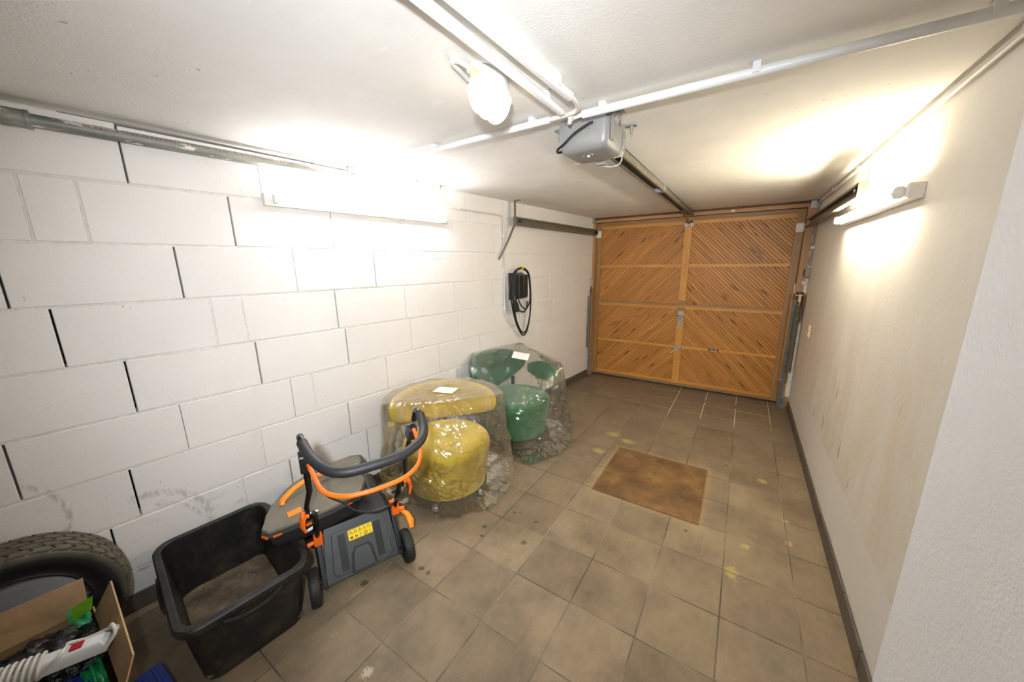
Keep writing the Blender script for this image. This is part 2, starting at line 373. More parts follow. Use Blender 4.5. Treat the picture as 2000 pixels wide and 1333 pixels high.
t = NT('cardboard'); o = t.obj(); xyz = t.n('ShaderNodeSeparateXYZ'); t.l(o, xyz.inputs[0])
fl_ = t.math('SINE', t.math('MULTIPLY', t.math('ADD', xyz.outputs[0], xyz.outputs[1]), 900)); n = t.noise(o, 12, 4)
c = t.mix(t.mr(n, .3, .7), srgb(168,136,98), srgb(186,154,114)); c = t.mix(t.mr(fl_, -1, 1, 0, .1), c, srgb(140,108,74)); t.base(c); t.bump(fl_, .05, .001); M['card'] = t.set(.8)
t = NT('black_film'); o = t.obj(); t.base((.008,.008,.009)); t.bump(t.noise(o, 18, 5, .7), .5, .02); M['bag'] = t.set(.22)
t = NT('green_film'); o = t.obj(); t.base(t.mix(t.mr(t.noise(o, 9, 2), .4, .6), srgb(34,140,84), srgb(46,170,104))); t.bump(t.noise(o, 22, 4), .4, .01); M['bag_green'] = t.set(.3)
M['bag_lime'] = plain('lime_film', srgb(122,196,40), .35)
def felt(name, c1, c2):
    t = NT(name); o = t.obj(); n = t.noise(o, 14, 5, .65); n2 = t.noise(o, 420, 3, .6)
    c = t.mix(t.mr(n, .35, .7), c1, c2); c = t.mix(t.mr(n2, .4, .8, 0, .3), c, tuple(x*.6 for x in c1[:3])); t.base(c)
    t.bump(n2, .5, .003); return t.set(.92, 0, **{'Sheen Weight': .35, 'Sheen Roughness': .5})
M['felt_y'] = felt('yellow_felt', srgb(196,166,36), srgb(222,194,58))
M['felt_g'] = felt('green_felt', srgb(30,96,54), srgb(54,132,78))
# thin clear polythene
t = NT('polythene'); o = t.obj()
tr = t.n('ShaderNodeBsdfTransparent', i_0=(.97,.97,.96,1)); gl = t.n('ShaderNodeBsdfGlossy', i_0=(1,1,1,1)); gl.inputs['Roughness'].default_value = .07
df = t.n('ShaderNodeBsdfDiffuse', i_0=(.82,.8,.74,1)); tl = t.n('ShaderNodeBsdfTranslucent', i_0=(.82,.8,.74,1))
h1 = t.math('ABSOLUTE', t.math('SUBTRACT', t.noise(o, 7, 5, .6, (1,1,.5)), .5)); h2 = t.noise(o, 30, 4, .6)
bp = t.n('ShaderNodeBump'); bp.inputs['Strength'].default_value = .38; bp.inputs['Distance'].default_value = .03
t.l(t.math('ADD', h1, t.math('MULTIPLY', h2, .12)), bp.inputs['Height']); t.l(bp.outputs[0], gl.inputs['Normal']); t.l(bp.outputs[0], df.inputs['Normal'])
m1 = t.n('ShaderNodeMixShader', i_0=.5); t.l(df.outputs[0], m1.inputs[1]); t.l(tl.outputs[0], m1.inputs[2])
lw = t.n('ShaderNodeLayerWeight', i_Blend=.32)
m2 = t.n('ShaderNodeMixShader'); t.l(tr.outputs[0], m2.inputs[1]); t.l(m1.outputs[0], m2.inputs[2]); t.l(t.mr(lw.outputs['Facing'], 0, 1, .02, .17), m2.inputs[0])
fr = t.n('ShaderNodeFresnel', i_IOR=1.5); t.l(bp.outputs[0], fr.inputs['Normal'])
m3 = t.n('ShaderNodeMixShader'); t.l(t.math('MINIMUM', t.math('MULTIPLY', fr.outputs[0], 1.9), .7), m3.inputs[0]); t.l(m2.outputs[0], m3.inputs[1]); t.l(gl.outputs[0], m3.inputs[2])
t.l(m3.outputs[0], t.out.inputs['Surface']); M['film'] = t.m
# printed sheets
def sheet(name, rows=26):
    t = NT(name); uv = t.n('ShaderNodeTexCoord').outputs['UV']; x = t.n('ShaderNodeSeparateXYZ'); t.l(uv, x.inputs[0])
    ln = t.math('GREATER_THAN', t.math('FRACT', t.math('MULTIPLY', x.outputs[1], rows)), .6); wd = t.mr(t.noise(uv, 60, 1, .5, (1,.45,1)), .5, .54)
    para = t.mr(t.noise(uv, 5, 1), .48, .52); mg = t.math('MULTIPLY', t.math('GREATER_THAN', x.outputs[0], .12), t.math('LESS_THAN', x.outputs[0], .86))
    k = t.math('MULTIPLY', t.math('MULTIPLY', ln, wd), t.math('MULTIPLY', para, mg))
    t.base(t.mix(t.math('MULTIPLY', k, .75), srgb(244,243,240), srgb(60,60,64))); return t.set(.55)
M['sheet'] = sheet('printed_sheet')
def emit(name, col, st):
    t = NT(name); t.base((.9,.9,.9)); t.b.inputs['Emission Color'].default_value = (*col,1); t.b.inputs['Emission Strength'].default_value = st; return t.m
M['tube_l'] = emit('lit_tube_left', (1,.985,1.0), TUBE_L); M['tube_r'] = emit('lit_tube_right', (1,.89,.66), TUBE_R); M['bulb'] = emit('lit_lamp_glass', (1,.80,.55), BULB)
M['lens'] = plain('opener_lamp_lens', srgb(216,206,180), .4, 0, .04)

# ------------------------------------------------------------------ the room
TS = .305; TX0 = 1.2503
YB, YE = -3.1, 3.05
floor = struct(part('floor', MB().box(-.75, 3.3, YB-.2, YE+.1, -.12, -.0016), M['grout'], smooth=False))
def clip(poly, fn):                            # keeps the side where fn > 0
    out = []
    for i in range(len(poly)):
        a, b = poly[i], poly[(i+1) % len(poly)]; fa, fb = fn(a), fn(b)
        if fa >= 0: out.append(a)
        if fa*fb < 0:
            k = fa/(fa-fb); out.append((a[0]+(b[0]-a[0])*k, a[1]+(b[1]-a[1])*k))
    return out
lwx = lambda p: (p[0]*math.cos(WA)-p[1]*math.sin(WA)) - .012
shared = {}
for j in range(-11, 10):
    for i in range(-7, 6):
        x0 = TX0+i*TS; y0 = j*TS; g = .0028
        po = [(x0+g,y0+g),(x0+TS-g,y0+g),(x0+TS-g,y0+TS-g),(x0+g,y0+TS-g)]
        cl = clip(clip(clip(clip(po, lwx), lambda p: (XR-.011 if p[1] > -1.18 else 2.35)-p[0]), lambda p: p[1]-YB), lambda p: 2.99-p[1])
        if len(cl) < 3: continue
        full = cl == po
        dz = random.uniform(-.0006,.0006)
        loc = Vector((x0+TS/2, y0+TS/2, dz))
        if full and shared:
            inst(shared['t'], 'floor_tile', floor, Matrix.Translation(loc)); continue
        mb = MB(); n = len(cl); c = [(p[0]-loc.x, p[1]-loc.y) for p in cl]
        ins = [(p[0]*.99, p[1]*.99) for p in c] if full else c
        mb.add([(p[0],p[1],-.006) for p in c]+[(p[0],p[1],-.0009) for p in c]+[(p[0],p[1],0) for p in ins],
               [[k,(k+1)%n,n+(k+1)%n,n+k] for k in range(n)]+[[n+k,n+(k+1)%n,2*n+(k+1)%n,2*n+k] for k in range(n)]+[list(range(2*n,3*n))])
        o = part('floor_tile', mb, M['tile'], floor, loc=loc, smooth=False)
        if full: shared['t'] = o
ceil = struct(part('ceiling', MB().box(-.75, 3.3, YB-.2, YE+.1, H, H+.15), M['ceiling'], smooth=False))

# left wall: painted blocks, 50 x 25 cm, mortar beds, open perpend joints
wl = bpy.data.objects.new('wall_left', None)
wlb = MB().box(-.22, -.085, -3.35, 3.2, -.1, H+.1)
wl = struct(part('wall_left', wlb, M['dark_gap'], rotz=-WA, smooth=False))
ZC = [0, .208, .458, .708, .958, 1.209, 1.459, 1.709, 1.959, H]
JT = {
 8: [(-1.47,'d'),(-.98,'t'),(-.48,'t'),(.02,'t'),(.51,'t'),(1.0,'t'),(1.33,'f'),(1.68,'f'),(1.99,'t'),(2.45,'f')],
 7: [(-1.76,'f'),(-1.62,'f'),(-1.13,'d'),(-.63,'d'),(-.14,'t'),(.35,'t'),(.85,'t'),(1.34,'f'),(1.83,'f'),(2.33,'f')],
 6: [(-1.86,'d'),(-1.37,'d'),(-.87,'t'),(-.37,'d'),(.12,'f'),(.58,'f'),(1.09,'f'),(1.58,'f'),(2.07,'t'),(2.56,'t')],
 5: [(-1.77,'d'),(-1.28,'f'),(-1.15,'f'),(-.66,'d'),(-.15,'t'),(.34,'t'),(.83,'t'),(1.33,'f'),(1.82,'f'),(2.31,'f')],
 4: [(-1.61,'d'),(-1.12,'d'),(-.62,'d'),(-.12,'t'),(.37,'f'),(.86,'f'),(1.4,'f'),(1.9,'t'),(2.4,'f')],
 3: [(-1.97,'d'),(-1.47,'t'),(-.98,'t'),(-.86,'f'),(-.35,'t'),(.14,'t'),(.63,'t'),(1.13,'f'),(1.62,'f'),(2.12,'f')],
 2: [(-2.17,'d'),(-1.68,'d'),(-1.17,'f'),(-.66,'d'),(-.16,'t'),(.33,'d'),(.83,'f'),(1.32,'f'),(1.82,'f'),(2.32,'f')],
 1: [(-1.78,'d'),(-1.29,'f'),(-1.05,'d'),(-.55,'d'),(-.05,'f'),(.45,'f'),(.95,'f'),(1.45,'f'),(1.95,'f'),(2.45,'f')],
 0: [(-1.6,'f'),(-1.1,'f'),(-.6,'f'),(-.1,'f'),(.4,'f'),(.9,'f'),(1.4,'f'),(1.9,'f'),(2.4,'f')]}
GW = {'d': .0034, 't': .0011, 'f': .005}
for k in range(9):
    js = list(JT[k]); s0 = js[0][0]
    while s0 > -3.1: s0 -= .494; js.insert(0, (s0,'t'))
    js = [(-3.35,'t')]+js+[(2.9,'f')]
    for (a,ta),(b,tb) in zip(js[:-1], js[1:]):
        if b-a < .03: continue
        pr = random.uniform(-.0006,.0006)
        zt = ZC[k+1]-(.005 if k < 8 else (.011 if -1.6 < a < -.7 else .003))
        mb = MB().box(-.085, pr, a+GW[ta], b-GW[tb], ZC[k]+.005, zt)
        part('block', mb, M['block'], wl, bev=.0022, bseg=1, smooth=False)
    if k:                                       # mortar bed under this course
        mb = MB(); n = 150; prof = []
        for q in range(n+1):
            s = -3.35+6.25*q/n; d = -.0025+.0035*noise.noise(Vector((s*7,k*3.1,0)))
            prof.append((s,d))
        vs = []; fs = []
        for q,(s,d) in enumerate(prof):
            a = .001*noise.noise(Vector((s*9,k,5))); vs += [(-.08,s,ZC[k]-.0065),(d,s,ZC[k]-.0055+a),(d,s,ZC[k]+.0055+a),(-.08,s,ZC[k]+.0065)]
            if q: fs += [(4*q-4+e,4*q+e,4*q+e+1,4*q-3+e) for e in range(3)]
        mb.add(vs, fs); part('mortar_bed', mb, M['mortar'], wl, smooth=False)
    for s,ty in js:
        if ty == 'f' and s < 2.89: part('mortar_joint', MB().box(-.08, -.002, s-.0055, s+.0055, ZC[k]+.003, ZC[k+1]-.003), M['mortar'], wl, smooth=False)
part('mortar_bed', MB().box(-.08, -.001, -3.3, -1.62, H-.006, H).box(-.08, -.001, -.68, 2.9, H-.005, H), M['mortar'], wl, smooth=False)

wr = struct(part('wall_right', MB().box(XR, 3.2, -1.3, 3.0, -.1, H), M['plaster'], smooth=False))
pier = struct(part('wall_front', MB().box(2.36, 3.2, YB-.1, -1.176, -.1, H), M['roughcast'], bev=.006, bseg=3))
struct(part('wall_rear', MB().box(-.75, 3.2, YB-.2, YB, -.1, H), plain('rear_wall_low_bounce', srgb(70,66,62), .7), smooth=False))  # unseen wall behind the camera, coloured dark to cut bounced light
# door reveal, behind the mechanism
struct(part('wall_back', MB().box(.15, 2.9, 3.0, 3.1, -.05, H), M['plaster'], smooth=False))
# skirting tiles
sk = struct(part('baseboard_left', MB().box(.0005, .004, -3.3, 2.82, 0, .088), M['grout'], rotz=-WA, smooth=False))
s = -3.28
while s < 2.8:
    part('skirting_tile', MB().box(.004, .013, s, min(s+.301,2.82), 0, .092), M['skirt'], sk, bev=.0015, bseg=1); s += .305
sk = struct(part('baseboard_right', MB().box(XR-.004, XR-.0005, -1.17, 2.8, 0, .088), M['grout'], smooth=False))
s = -1.17
while s < 2.79:
    part('skirting_tile', MB().box(XR-.013, XR-.004, s, min(s+.301,2.8), 0, .092), M['skirt'], sk, bev=.0015, bseg=1); s += .305

# ------------------------------------------------------------------ garage door
DY = 2.945
door = struct(part('door_1', MB().box(.34, 2.56, DY, DY+.03, .02, 2.135), M['dark_brown'], smooth=False))
def bar(x0, x1, y0, y1, z0, z1, vert=False):
    mb = MB().box(x0,x1,y0,y1,z0,z1); r = random.uniform(0,50)
    mb.uv = [((v.z if vert else v.x)+r, (v.x if vert else v.z)+v.y*.7) for v in mb.v]; return mb
def bpart(name, mb, m, par, bev=.002):
    """a bar with UVs; bevelled edges would lose them, so chamfer is left to the joints"""
    return part(name, mb, m, par, smooth=False)
def plank(name, xa, xb, za, zb, sgn, c0, c1):
    # strip between the diagonals u=c0 and u=c1, u = x - sgn*z, clipped to the panel
    po = [(xa,za),(xb,za),(xb,zb),(xa,zb)]
    u = lambda p: p[0]-sgn*p[1]
    g = .0012
    po = clip(clip(po, lambda p: u(p)-(c0+g)), lambda p: (c1-g)-u(p))
    if len(po) < 3: return
    n = len(po); r = random.uniform(0,80); mb = MB()
    cx = sum(p[0] for p in po)/n; cz = sum(p[1] for p in po)/n
    dy = random.uniform(-.0008,.0008)
    mid = (c0+c1)/2; ch = .0035
    def inset(p):                              # chamfer towards the middle of the strip
        d = mid-u(p); k = math.copysign(min(abs(d), ch), d)/2
        return (p[0]+k, p[1]-sgn*k)
    ins = [inset(p) for p in po]
    mb.add([(p[0],DY,p[1]) for p in po]+[(p[0],DY-.009,p[1]) for p in po]+[(p[0],DY-.012+dy,p[1]) for p in ins],
        [[k,(k+1)%n,n+(k+1)%n,n+k] for k in range(n)]+[[n+k,n+(k+1)%n,2*n+(k+1)%n,2*n+k] for k in range(n)]+[list(range(2*n,3*n))])
    mb.uv = [((v.x+sgn*v.z)*.707+r, (v.x-sgn*v.z)*.707+r*.37) for v in mb.v]
    part(name, mb, M['plank'], door, smooth=False)
XC0, XC1 = 1.432, 1.512
for (xa,xb,sg) in ((.40,XC0+.01,1),(XC1-.01,2.50,-1)):
    za, zb = .08, 2.06
    us = [p[0]-sg*p[1] for p in ((xa,za),(xb,za),(xb,zb),(xa,zb))]; u = min(us); q = 0
    while u < max(us):
        wd = (.0485,.0405,.0365)[q%3]*random.uniform(.97,1.03); plank('plank', xa, xb, za, zb, sg, u, u+wd); u += wd; q += 1
bpart('stile', bar(.342,.405,DY-.03,DY,.03,2.125,True), M['frame'], door)
bpart('stile', bar(2.485,2.555,DY-.03,DY,.03,2.125,True), M['frame'], door)
bpart('top_rail', bar(.405,2.485,DY-.03,DY,2.085,2.13), M['frame'], door)
bpart('moulding', bar(.405,XC0,DY-.026,DY,2.045,2.085), M['rail'], door)
bpart('moulding', bar(XC1,2.485,DY-.026,DY,2.045,2.085), M['rail'], door)
bpart('centre_post', bar(XC0,XC1,DY-.034,DY,.06,2.06,True), M['rail'], door)
for z,h in ((1.562,.034),(1.047,.034),(.545,.032)):
    for xa,xb in ((.405,XC0),(XC1,2.485)):
        bpart('cross_rail', bar(xa,xb,DY-.03,DY,z-h/2,z+h/2), M['rail'], door)
bpart('middle_rail', bar(.405,2.485,DY-.044,DY-.004,1.066,1.092), M['frame'], door)
bpart('bottom_rail', bar(.405,2.485,DY-.03,DY,.03,.062), M['frame'], door)
bpart('moulding', bar(.405,XC0,DY-.027,DY,.062,.098), M['rail'], door)
bpart('moulding', bar(XC1,2.485,DY-.027,DY,.062,.098), M['rail'], door)
for z in (1.115,1.03):
    bpart('splice_plate', bar(XC0-.002,XC1+.002,DY-.041,DY-.03,z-.02,z+.02), M['frame'], door)
lk = part('lock_plate', MB().prism(rrect(.026,.072,.008), -.004, .004, Matrix.Translation((1.472,DY-.038,.932)) @ Matrix.Rotation(PI/2,4,'X')).prism(rrect(.011,.03,.004), -.003,.003, Matrix.Translation((1.468,DY-.037,.832)) @ Matrix.Rotation(PI/2,4,'X')), M['galv'], door, bev=.0015)
part('door_handle', MB().cyl((1.472,DY-.04,.955),(1.472,DY-.08,.955),.008).tube([(1.418,DY-.08,.953),(1.43,DY-.083,.955),(1.515,DY-.083,.957),(1.524,DY-.08,.957)],[.006,.009,.009,.006],12), M['chrome'], lk)
part('keyhole', MB().cyl((1.47,DY-.0425,.91),(1.47,DY-.041,.91),.009), M['black_pl'], lk)
lt = part('latch_plate', MB().prism(rrect(.045,.02,.012), -.004, .004, Matrix.Translation((1.462,DY-.038,.538)) @ Matrix.Rotation(PI/2,4,'X')), M['galv'], door, bev=.0015)
part('roller', MB().cyl((1.44,DY-.042,.538),(1.44,DY-.056,.538),.015), M['galv'], lt)
part('roller', MB().cyl((1.486,DY-.042,.53),(1.486,DY-.052,.53),.012), M['galv'], lt)
part('release_strap', MB().tube(cr([(1.50,DY-.058,.566),(1.484,DY-.066,.545),(1.45,DY-.068,.512),(1.385,DY-.066,.462)],6), .011, 8, flat=.35), M['ivory'], lt, label='cream release strap hanging across the latch')
part('staple', MB().box(1.502,1.53,DY-.045,DY-.03,.552,.574), M['galv'], door)
for x,z in ((1.405,.532),(1.535,.52)): part('bolt_head', MB().cyl((x,DY-.012,z),(x,DY-.022,z),.011,seg=6), M['galv'], door)
pl = part('name_plate', MB().box(1.815,1.925,DY-.0335,DY-.03,.531,.559), M['black_pl'], door, bev=.001, label='small black plate with worn white lettering')
lb = MB()
for q in range(9):
    x = 1.835+q*.008
    if q in (4,): continue
    lb.box(x, x+.0055, DY-.0343, DY-.0335, .543+.003*(q%2), .553)
lb.box(1.822,1.918,DY-.0343,DY-.0335,.533,.537)
part('plate_lettering', lb, M['white_pl'], pl, smooth=False)
for x,nm,dz in ((.372,-1,.045),(2.52,1,0)):
    b = part('roller_bracket', MB().box(x-.032,x+.032,DY-.034,DY-.03,1.895+dz,1.985+dz).box(x-.006+nm*.03,x+.006+nm*.03,DY-.075,DY-.03,1.905+dz,1.975+dz), M['white_paint_metal'], door, bev=.0015)
    part('roller', MB().cyl((x+nm*.034,DY-.06,1.94+dz),(x+nm*.075,DY-.06,1.94+dz),.021), M['black_pl'], b)
part('arm_bracket', MB().box(1.425,1.46,DY-.04,DY-.034,2.02,2.06).box(1.49,1.525,DY-.04,DY-.034,2.02,2.06).box(1.46,1.49,DY-.056,DY-.034,2.03,2.055), M['galv'], door, bev=.001)
part('paint_mark', MB().prism([(.02*math.cos(a)*(1+.3*math.cos(a-.7)),.0125*math.sin(a)) for a in [k*PI/8 for k in range(16)]], 0, .0008, Matrix.Translation((1.905,DY-.0632,2.155)) @ Matrix.Rotation(PI/2,4,'X')), M['peel'], door, label='white paint dab on the top beam')
# surrounding frame of posts and lintel
trim = struct(part('trim_1', bar(.30,2.60,DY-.062,DY+.02,2.136,2.172), M['post'], smooth=False))
bpart('frame_post', bar(.272,.338,DY-.075,DY+.03,0,2.14,True), M['post'], trim)
bpart('frame_post', bar(2.56,2.649,DY-.09,DY+.03,0,2.14,True), M['post'], trim)
part('sealing_strip', MB().box(.28,2.62,DY-.06,DY+.02,2.172,H-.001), M['dark_brown'], trim, smooth=False)
for (x0,x1,z0,z1,sd) in ((2.628,2.649,1.5,1.9,1),(2.622,2.649,1.25,1.42,2),(2.612,2.649,.12,.95,3),(2.575,2.649,2.12,2.17,4)):
    mb = MB(); n = 18; vs=[]; 
    for q in range(n+1):
        z = z0+(z1-z0)*q/n; e = x0+.012*noise.noise(Vector((z*14,sd*7,0))); vs += [(e,DY-.0915,z),(x1+.0015,DY-.0915,z),(x1+.0015,DY-.09,z),(e,DY-.09,z)]
    fs=[(4*q+a,4*q+b,4*q+4+b,4*q+4+a) for q in range(n) for a,b in ((0,1),(1,2),(2,3),(3,0))]
    mb.add(vs,fs); part('peeling_paint', mb, M['peel'], trim, smooth=False)
for x0,x1 in ((.285,.325),(2.575,2.62)):
    part('corner_bracket', MB().box(x0,x1,DY-.105,DY-.06,2.13,2.19), M['galv'], trim, bev=.002)

# ------------------------------------------------------------------ spring assemblies beside the door
def spring_set(x, sd, label):
    t_ = thing('spring_assembly', label, 'door spring', (x, 2.83, 0), 0)
    xo = x; y = 2.815; d = -sd                  # d: towards the door leaf
    part('mounting_channel', MB().box(min(xo-.012,xo+d*.052),max(xo-.012,xo+d*.052),2.842,2.852,.03,1.2).box(xo+d*.05-.003,xo+d*.05+.003,2.80,2.85,.03,1.2), M['steel_grey'], t_, W=True, bev=.0015)
    part('top_plate', MB().box(xo-.03,xo+.03,2.845,2.855,1.12,1.285).box(xo-sd*-.0+sd*.026,xo+sd*.031,2.76,2.85,1.13,1.28), M['dark_brown'], t_, W=True, bev=.002)
    part('pivot_pin', MB().cyl((xo-.035,y-.03,1.25),(xo+.035,y-.03,1.25),.006).box(xo-.011,xo+.011,y-.038,y-.022,1.185,1.262).tube([(xo,y-.03,1.195),(xo+.006,y-.03,1.17),(xo,y-.03,1.15)],.004,8), M['ivory'], t_, W=True)
    pts = []; turns = 46; z0, z1 = .42, 1.15
    for q in range(turns*10+1):
        a = 2*PI*q/10; pts.append((xo+.021*math.cos(a), y-.03+.021*math.sin(a), z0+(z1-z0)*q/(turns*10)))
    part('coil_spring', MB().tube(pts, .0062, 5), M['spring'], t_, W=True)
    part('spring_hook', MB().tube(cr([(xo,y-.03,.43),(xo-sd*.004,y-.03,.39),(xo,y-.025,.33),(xo-sd*.01,y-.01,.28)],5),.005,8), M['spring'], t_, W=True)
    lx = xo+d*.062
    part('lever_arm', MB().box(lx-.008,lx+.008,2.79,2.83,.30,1.275), M['lever'], t_, W=True, bev=.002)
    part('lever_pivot', MB().cyl((lx-.016,2.81,.32),(lx+.016,2.81,.32),.012), M['galv'], t_, W=True); part('lever_pin', MB().cyl((lx-.014,2.81,1.0),(lx+.014,2.81,1.0),.008), M['galv'], t_, W=True)
    part('safety_wire', MB().tube(cr([(xo+sd*.03,y-.035,1.2),(xo+sd*.036,y-.04,1.06),(xo+sd*.032,y-.04,1.02),(xo+sd*.018,y-.036,.97)],6),.0035,6), M['black_pl'], t_, W=True)
    part('foot_bracket', MB().box(xo-.03,xo+.02,2.80,2.85,.0,.05).box(xo-.012,xo+.012,2.80,2.83,.05,.10), M['steel_grey'], t_, W=True, bev=.002)
    part('top_stay', MB().box(xo+d*.055-.006,xo+d*.055+.006,2.815,2.821,1.27,1.38).box(xo-.02,xo+.03,2.815,2.821,1.375,1.40) if sd < 0 else MB().box(xo+d*.052-.006,xo+d*.052+.006,2.815,2.821,1.27,1.37).box(xo+d*.075,xo+d*.04,2.80,2.821,1.268,1.275), M['galv'], t_, W=True, bev=.001)
    return t_
spring_set(.283, -1, 'long coil spring with lever arm left of the wooden garage door')
spring_set(2.598, 1, 'long coil spring with lever arm right of the wooden garage door, by the plain wall')
for z in (1.365,.63,.17):
    pass

# ------------------------------------------------------------------ horizontal tracks
def channel(mb, a, b, hgt, dep, nx, th=.003):
    """C profile from a to b along y, open towards nx (+1/-1)"""
    (xa,ya,za),(xb,yb,zb) = a,b
    for (dx0,dx1,dz0,dz1) in ((0,th,-hgt/2,hgt/2),(0,dep,hgt/2-th,hgt/2),(0,dep,-hgt/2,-hgt/2+th),(dep-th,dep,hgt/2-.014,hgt/2),(dep-th,dep,-hgt/2,-hgt/2+.014)):
        x0,x1 = sorted((dx0*nx,dx1*nx))
        vs = [(xx+x,yy,zz+z) for (xx,yy,zz) in (a,b) for z in (dz0,dz1) for x in (x0,x1)]
        mb.add(vs, [(0,1,3,2),(4,6,7,5),(0,4,5,1),(2,3,7,6),(0,2,6,4),(1,5,7,3)])
    return mb
tl_ = thing('door_track', 'grey steel guide track on the white block wall left of the door', 'door track', LW(.07,1.07,2.01), -WA)
part('channel', channel(MB(), (0,0,0), (0,1.72,-.01), .075, .035, 1), M['track'], tl_)
part('end_plate', MB().box(0,.036,-.004,.0,-.042,.042), M['track'], tl_)
part('bolt_head', MB().cyl((.036,.05,0),(.041,.05,0),.017), M['black_pl'], tl_)
part('hanger_strap', MB().box(-.006,-.002,.015,.04,.03,.187).box(-.006,.06,.015,.04,.183,.188), M['track'], tl_)
part('wall_brace', MB().tube([(-.004,.02,-.03),(-.02,-.06,-.18),(-.045,-.14,-.32),(-.062,-.155,-.36)],.015,8,flat=.45), M['track'], tl_)
part('rubber_stop', MB().cyl((.02,1.70,-.01),(.02,1.735,-.01),.026), M['black_pl'], tl_)
tr_ = thing('door_track', 'grey steel guide track on the plain wall right of the door', 'door track', (2.585,.76,1.97))
part('channel', channel(MB(), (0,0,0), (0,2.04,-.005), .075, .035, -1), M['track'], tr_)
part('end_plate', MB().box(-.036,.0,-.004,.0,-.042,.042), M['track'], tr_)
part('hanger_strap', MB().box(.001,.005,.01,.035,.03,.225).box(-.04,.005,.01,.035,.222,.227), M['white_paint_metal'], tr_)
part('bolt_head', MB().cyl((-.036,.05,0),(-.041,.05,0),.012), M['galv'], tr_)
part('wall_plug', MB().prism([(.002,-.1),(.03,-.06),(.064,-.085),(.06,.0),(.03,.015),(.003,.0)], -.062, -.03), M['peel'], tr_, bev=.004)

# ------------------------------------------------------------------ opener on the ceiling
OX, OY = 1.465, -.29
op = thing('garage_door_opener', 'silver ceiling mounted garage door opener with rail to the door', 'door opener', (OX,OY,H))
mb = MB(); seg = 7
rings = [[(x,y,z) for x,y in rrect(.110-i_, .112-i_, .026, seg, OX, OY)] for z,i_ in ((2.182,0.0),(2.12,.0),(2.09,.004),(2.076,.012),(2.068,.030))]
n = len(rings[0]); vs = [p for r in rings for p in r]
fs = [(i*n+k,i*n+(k+1)%n,(i+1)*n+(k+1)%n,(i+1)*n+k) for i in range(len(rings)-1) for k in range(n)]+[list(range(n)),[(len(rings)-1)*n+k for k in range(n)]]
mb.add(vs,fs)
hs = part('housing', mb, M['silver'], op, W=True, ang=50)
part('screw_recess', MB().prism([(OX+.028*math.cos(a),OY-.03+.010*math.sin(a)) for a in [k*PI/10 for k in range(20)]], 2.0665, 2.0685), M['chrome'], hs, W=True)
part('screw', MB().cyl((OX,OY-.03,2.0675),(OX,OY-.03,2.061),.006), M['white_pl'], hs, W=True)
part('top_plate', MB().box(OX-.1,OX+.1,OY-.116,OY+.11,2.176,2.190), M['galv'], op, W=True, bev=.001)
part('lamp_lens', MB().grid(lambda u,v: (OX-.1115+.224*u, OY+.078+.036*math.sin(v*PI/2), 2.0692+(.018+.045*u*u)*(1-math.cos(v*PI/2))), 16, 8), M['lens'], op, W=True, solid=.003)
part('plug_socket', MB().box(OX-.02,OX+.025,OY+.118,OY+.14,2.06,2.08), M['grey_pl'], op, W=True, bev=.002)
for (bx_,by_,dx) in ((OX+.114,OY-.07,.05),(OX+.114,OY+.10,.05),(OX-.114,OY-.03,-.05)):
    b_ = part('ceiling_bracket', MB().box(min(bx_,bx_+dx),max(bx_,bx_+dx),by_-.012,by_+.012,H-.006,H-.001).box(bx_-.002,bx_+.002,by_-.012,by_+.012,2.10,H-.001), M['galv'], op, W=True)
    part('bracket_bolt', MB().cyl((bx_+dx*.6,by_,H-.006),(bx_+dx*.6,by_,H-.034),.004,seg=8), M['galv'], b_, W=True)
    part('bracket_nut', MB().cyl((bx_+dx*.6,by_,H-.010),(bx_+dx*.6,by_,H-.018),.008,seg=6), M['galv'], b_, W=True)
RX = 1.488
mb = MB()
for x0,x1 in ((RX-.035,RX-.031),(RX+.031,RX+.035)): mb.box(x0,x1,OY+.10,2.86,2.128,2.168)
mb.box(RX-.035,RX+.035,OY+.10,2.86,2.164,2.168).box(RX-.035,RX-.023,OY+.10,2.86,2.126,2.129).box(RX+.023,RX+.035,OY+.10,2.86,2.126,2.129)
rl = part('rail', mb, M['track'], op, W=True, smooth=False)
part('drive_chain', MB().box(RX-.023,RX+.023,OY+.12,2.84,2.145,2.163), M['dark_rail'], rl, W=True, smooth=False)
part('rail_joint', MB().box(RX-.039,RX+.039,1.05,1.12,2.124,2.171), M['galv'], rl, W=True, smooth=False)
ca = part('carriage', MB().box(RX-.023,RX+.025,2.32,2.44,2.112,2.15), M['dark_rail'], op, W=True, bev=.003)
part('push_arm', MB().tube([(RX+.003,2.40,2.125),(RX-.006,2.6,2.10),(1.475,2.885,2.045)],.012,8,flat=.4), M['lever'], op, W=True)
part('release_cord', MB().tube(cr([(RX,2.36,2.115),(RX-.002,2.36,2.09),(RX+.002,2.362,2.07)],4),.004,6), M['black_pl'], op, W=True)
part('black_cable', MB().tube(cr([(OX+.05,OY-.121,2.165),(OX+.03,OY-.123,2.160),(OX-.03,OY-.124,2.135),(OX-.075,OY-.122,2.105),(OX-.11,OY-.115,2.088),(OX-.122,OY-.08,2.088),(OX-.118,OY-.01,2.11)],8),.0055,8), M['black_pl'], op, W=True)
part('thin_wire', MB().tube(cr([(OX-.01,OY+.13,2.065),(OX+.03,OY+.17,2.058),(OX+.08,OY+.16,2.062),(OX+.10,OY+.13,2.085)],6),.003,6), M['white_cable'], op, W=True)

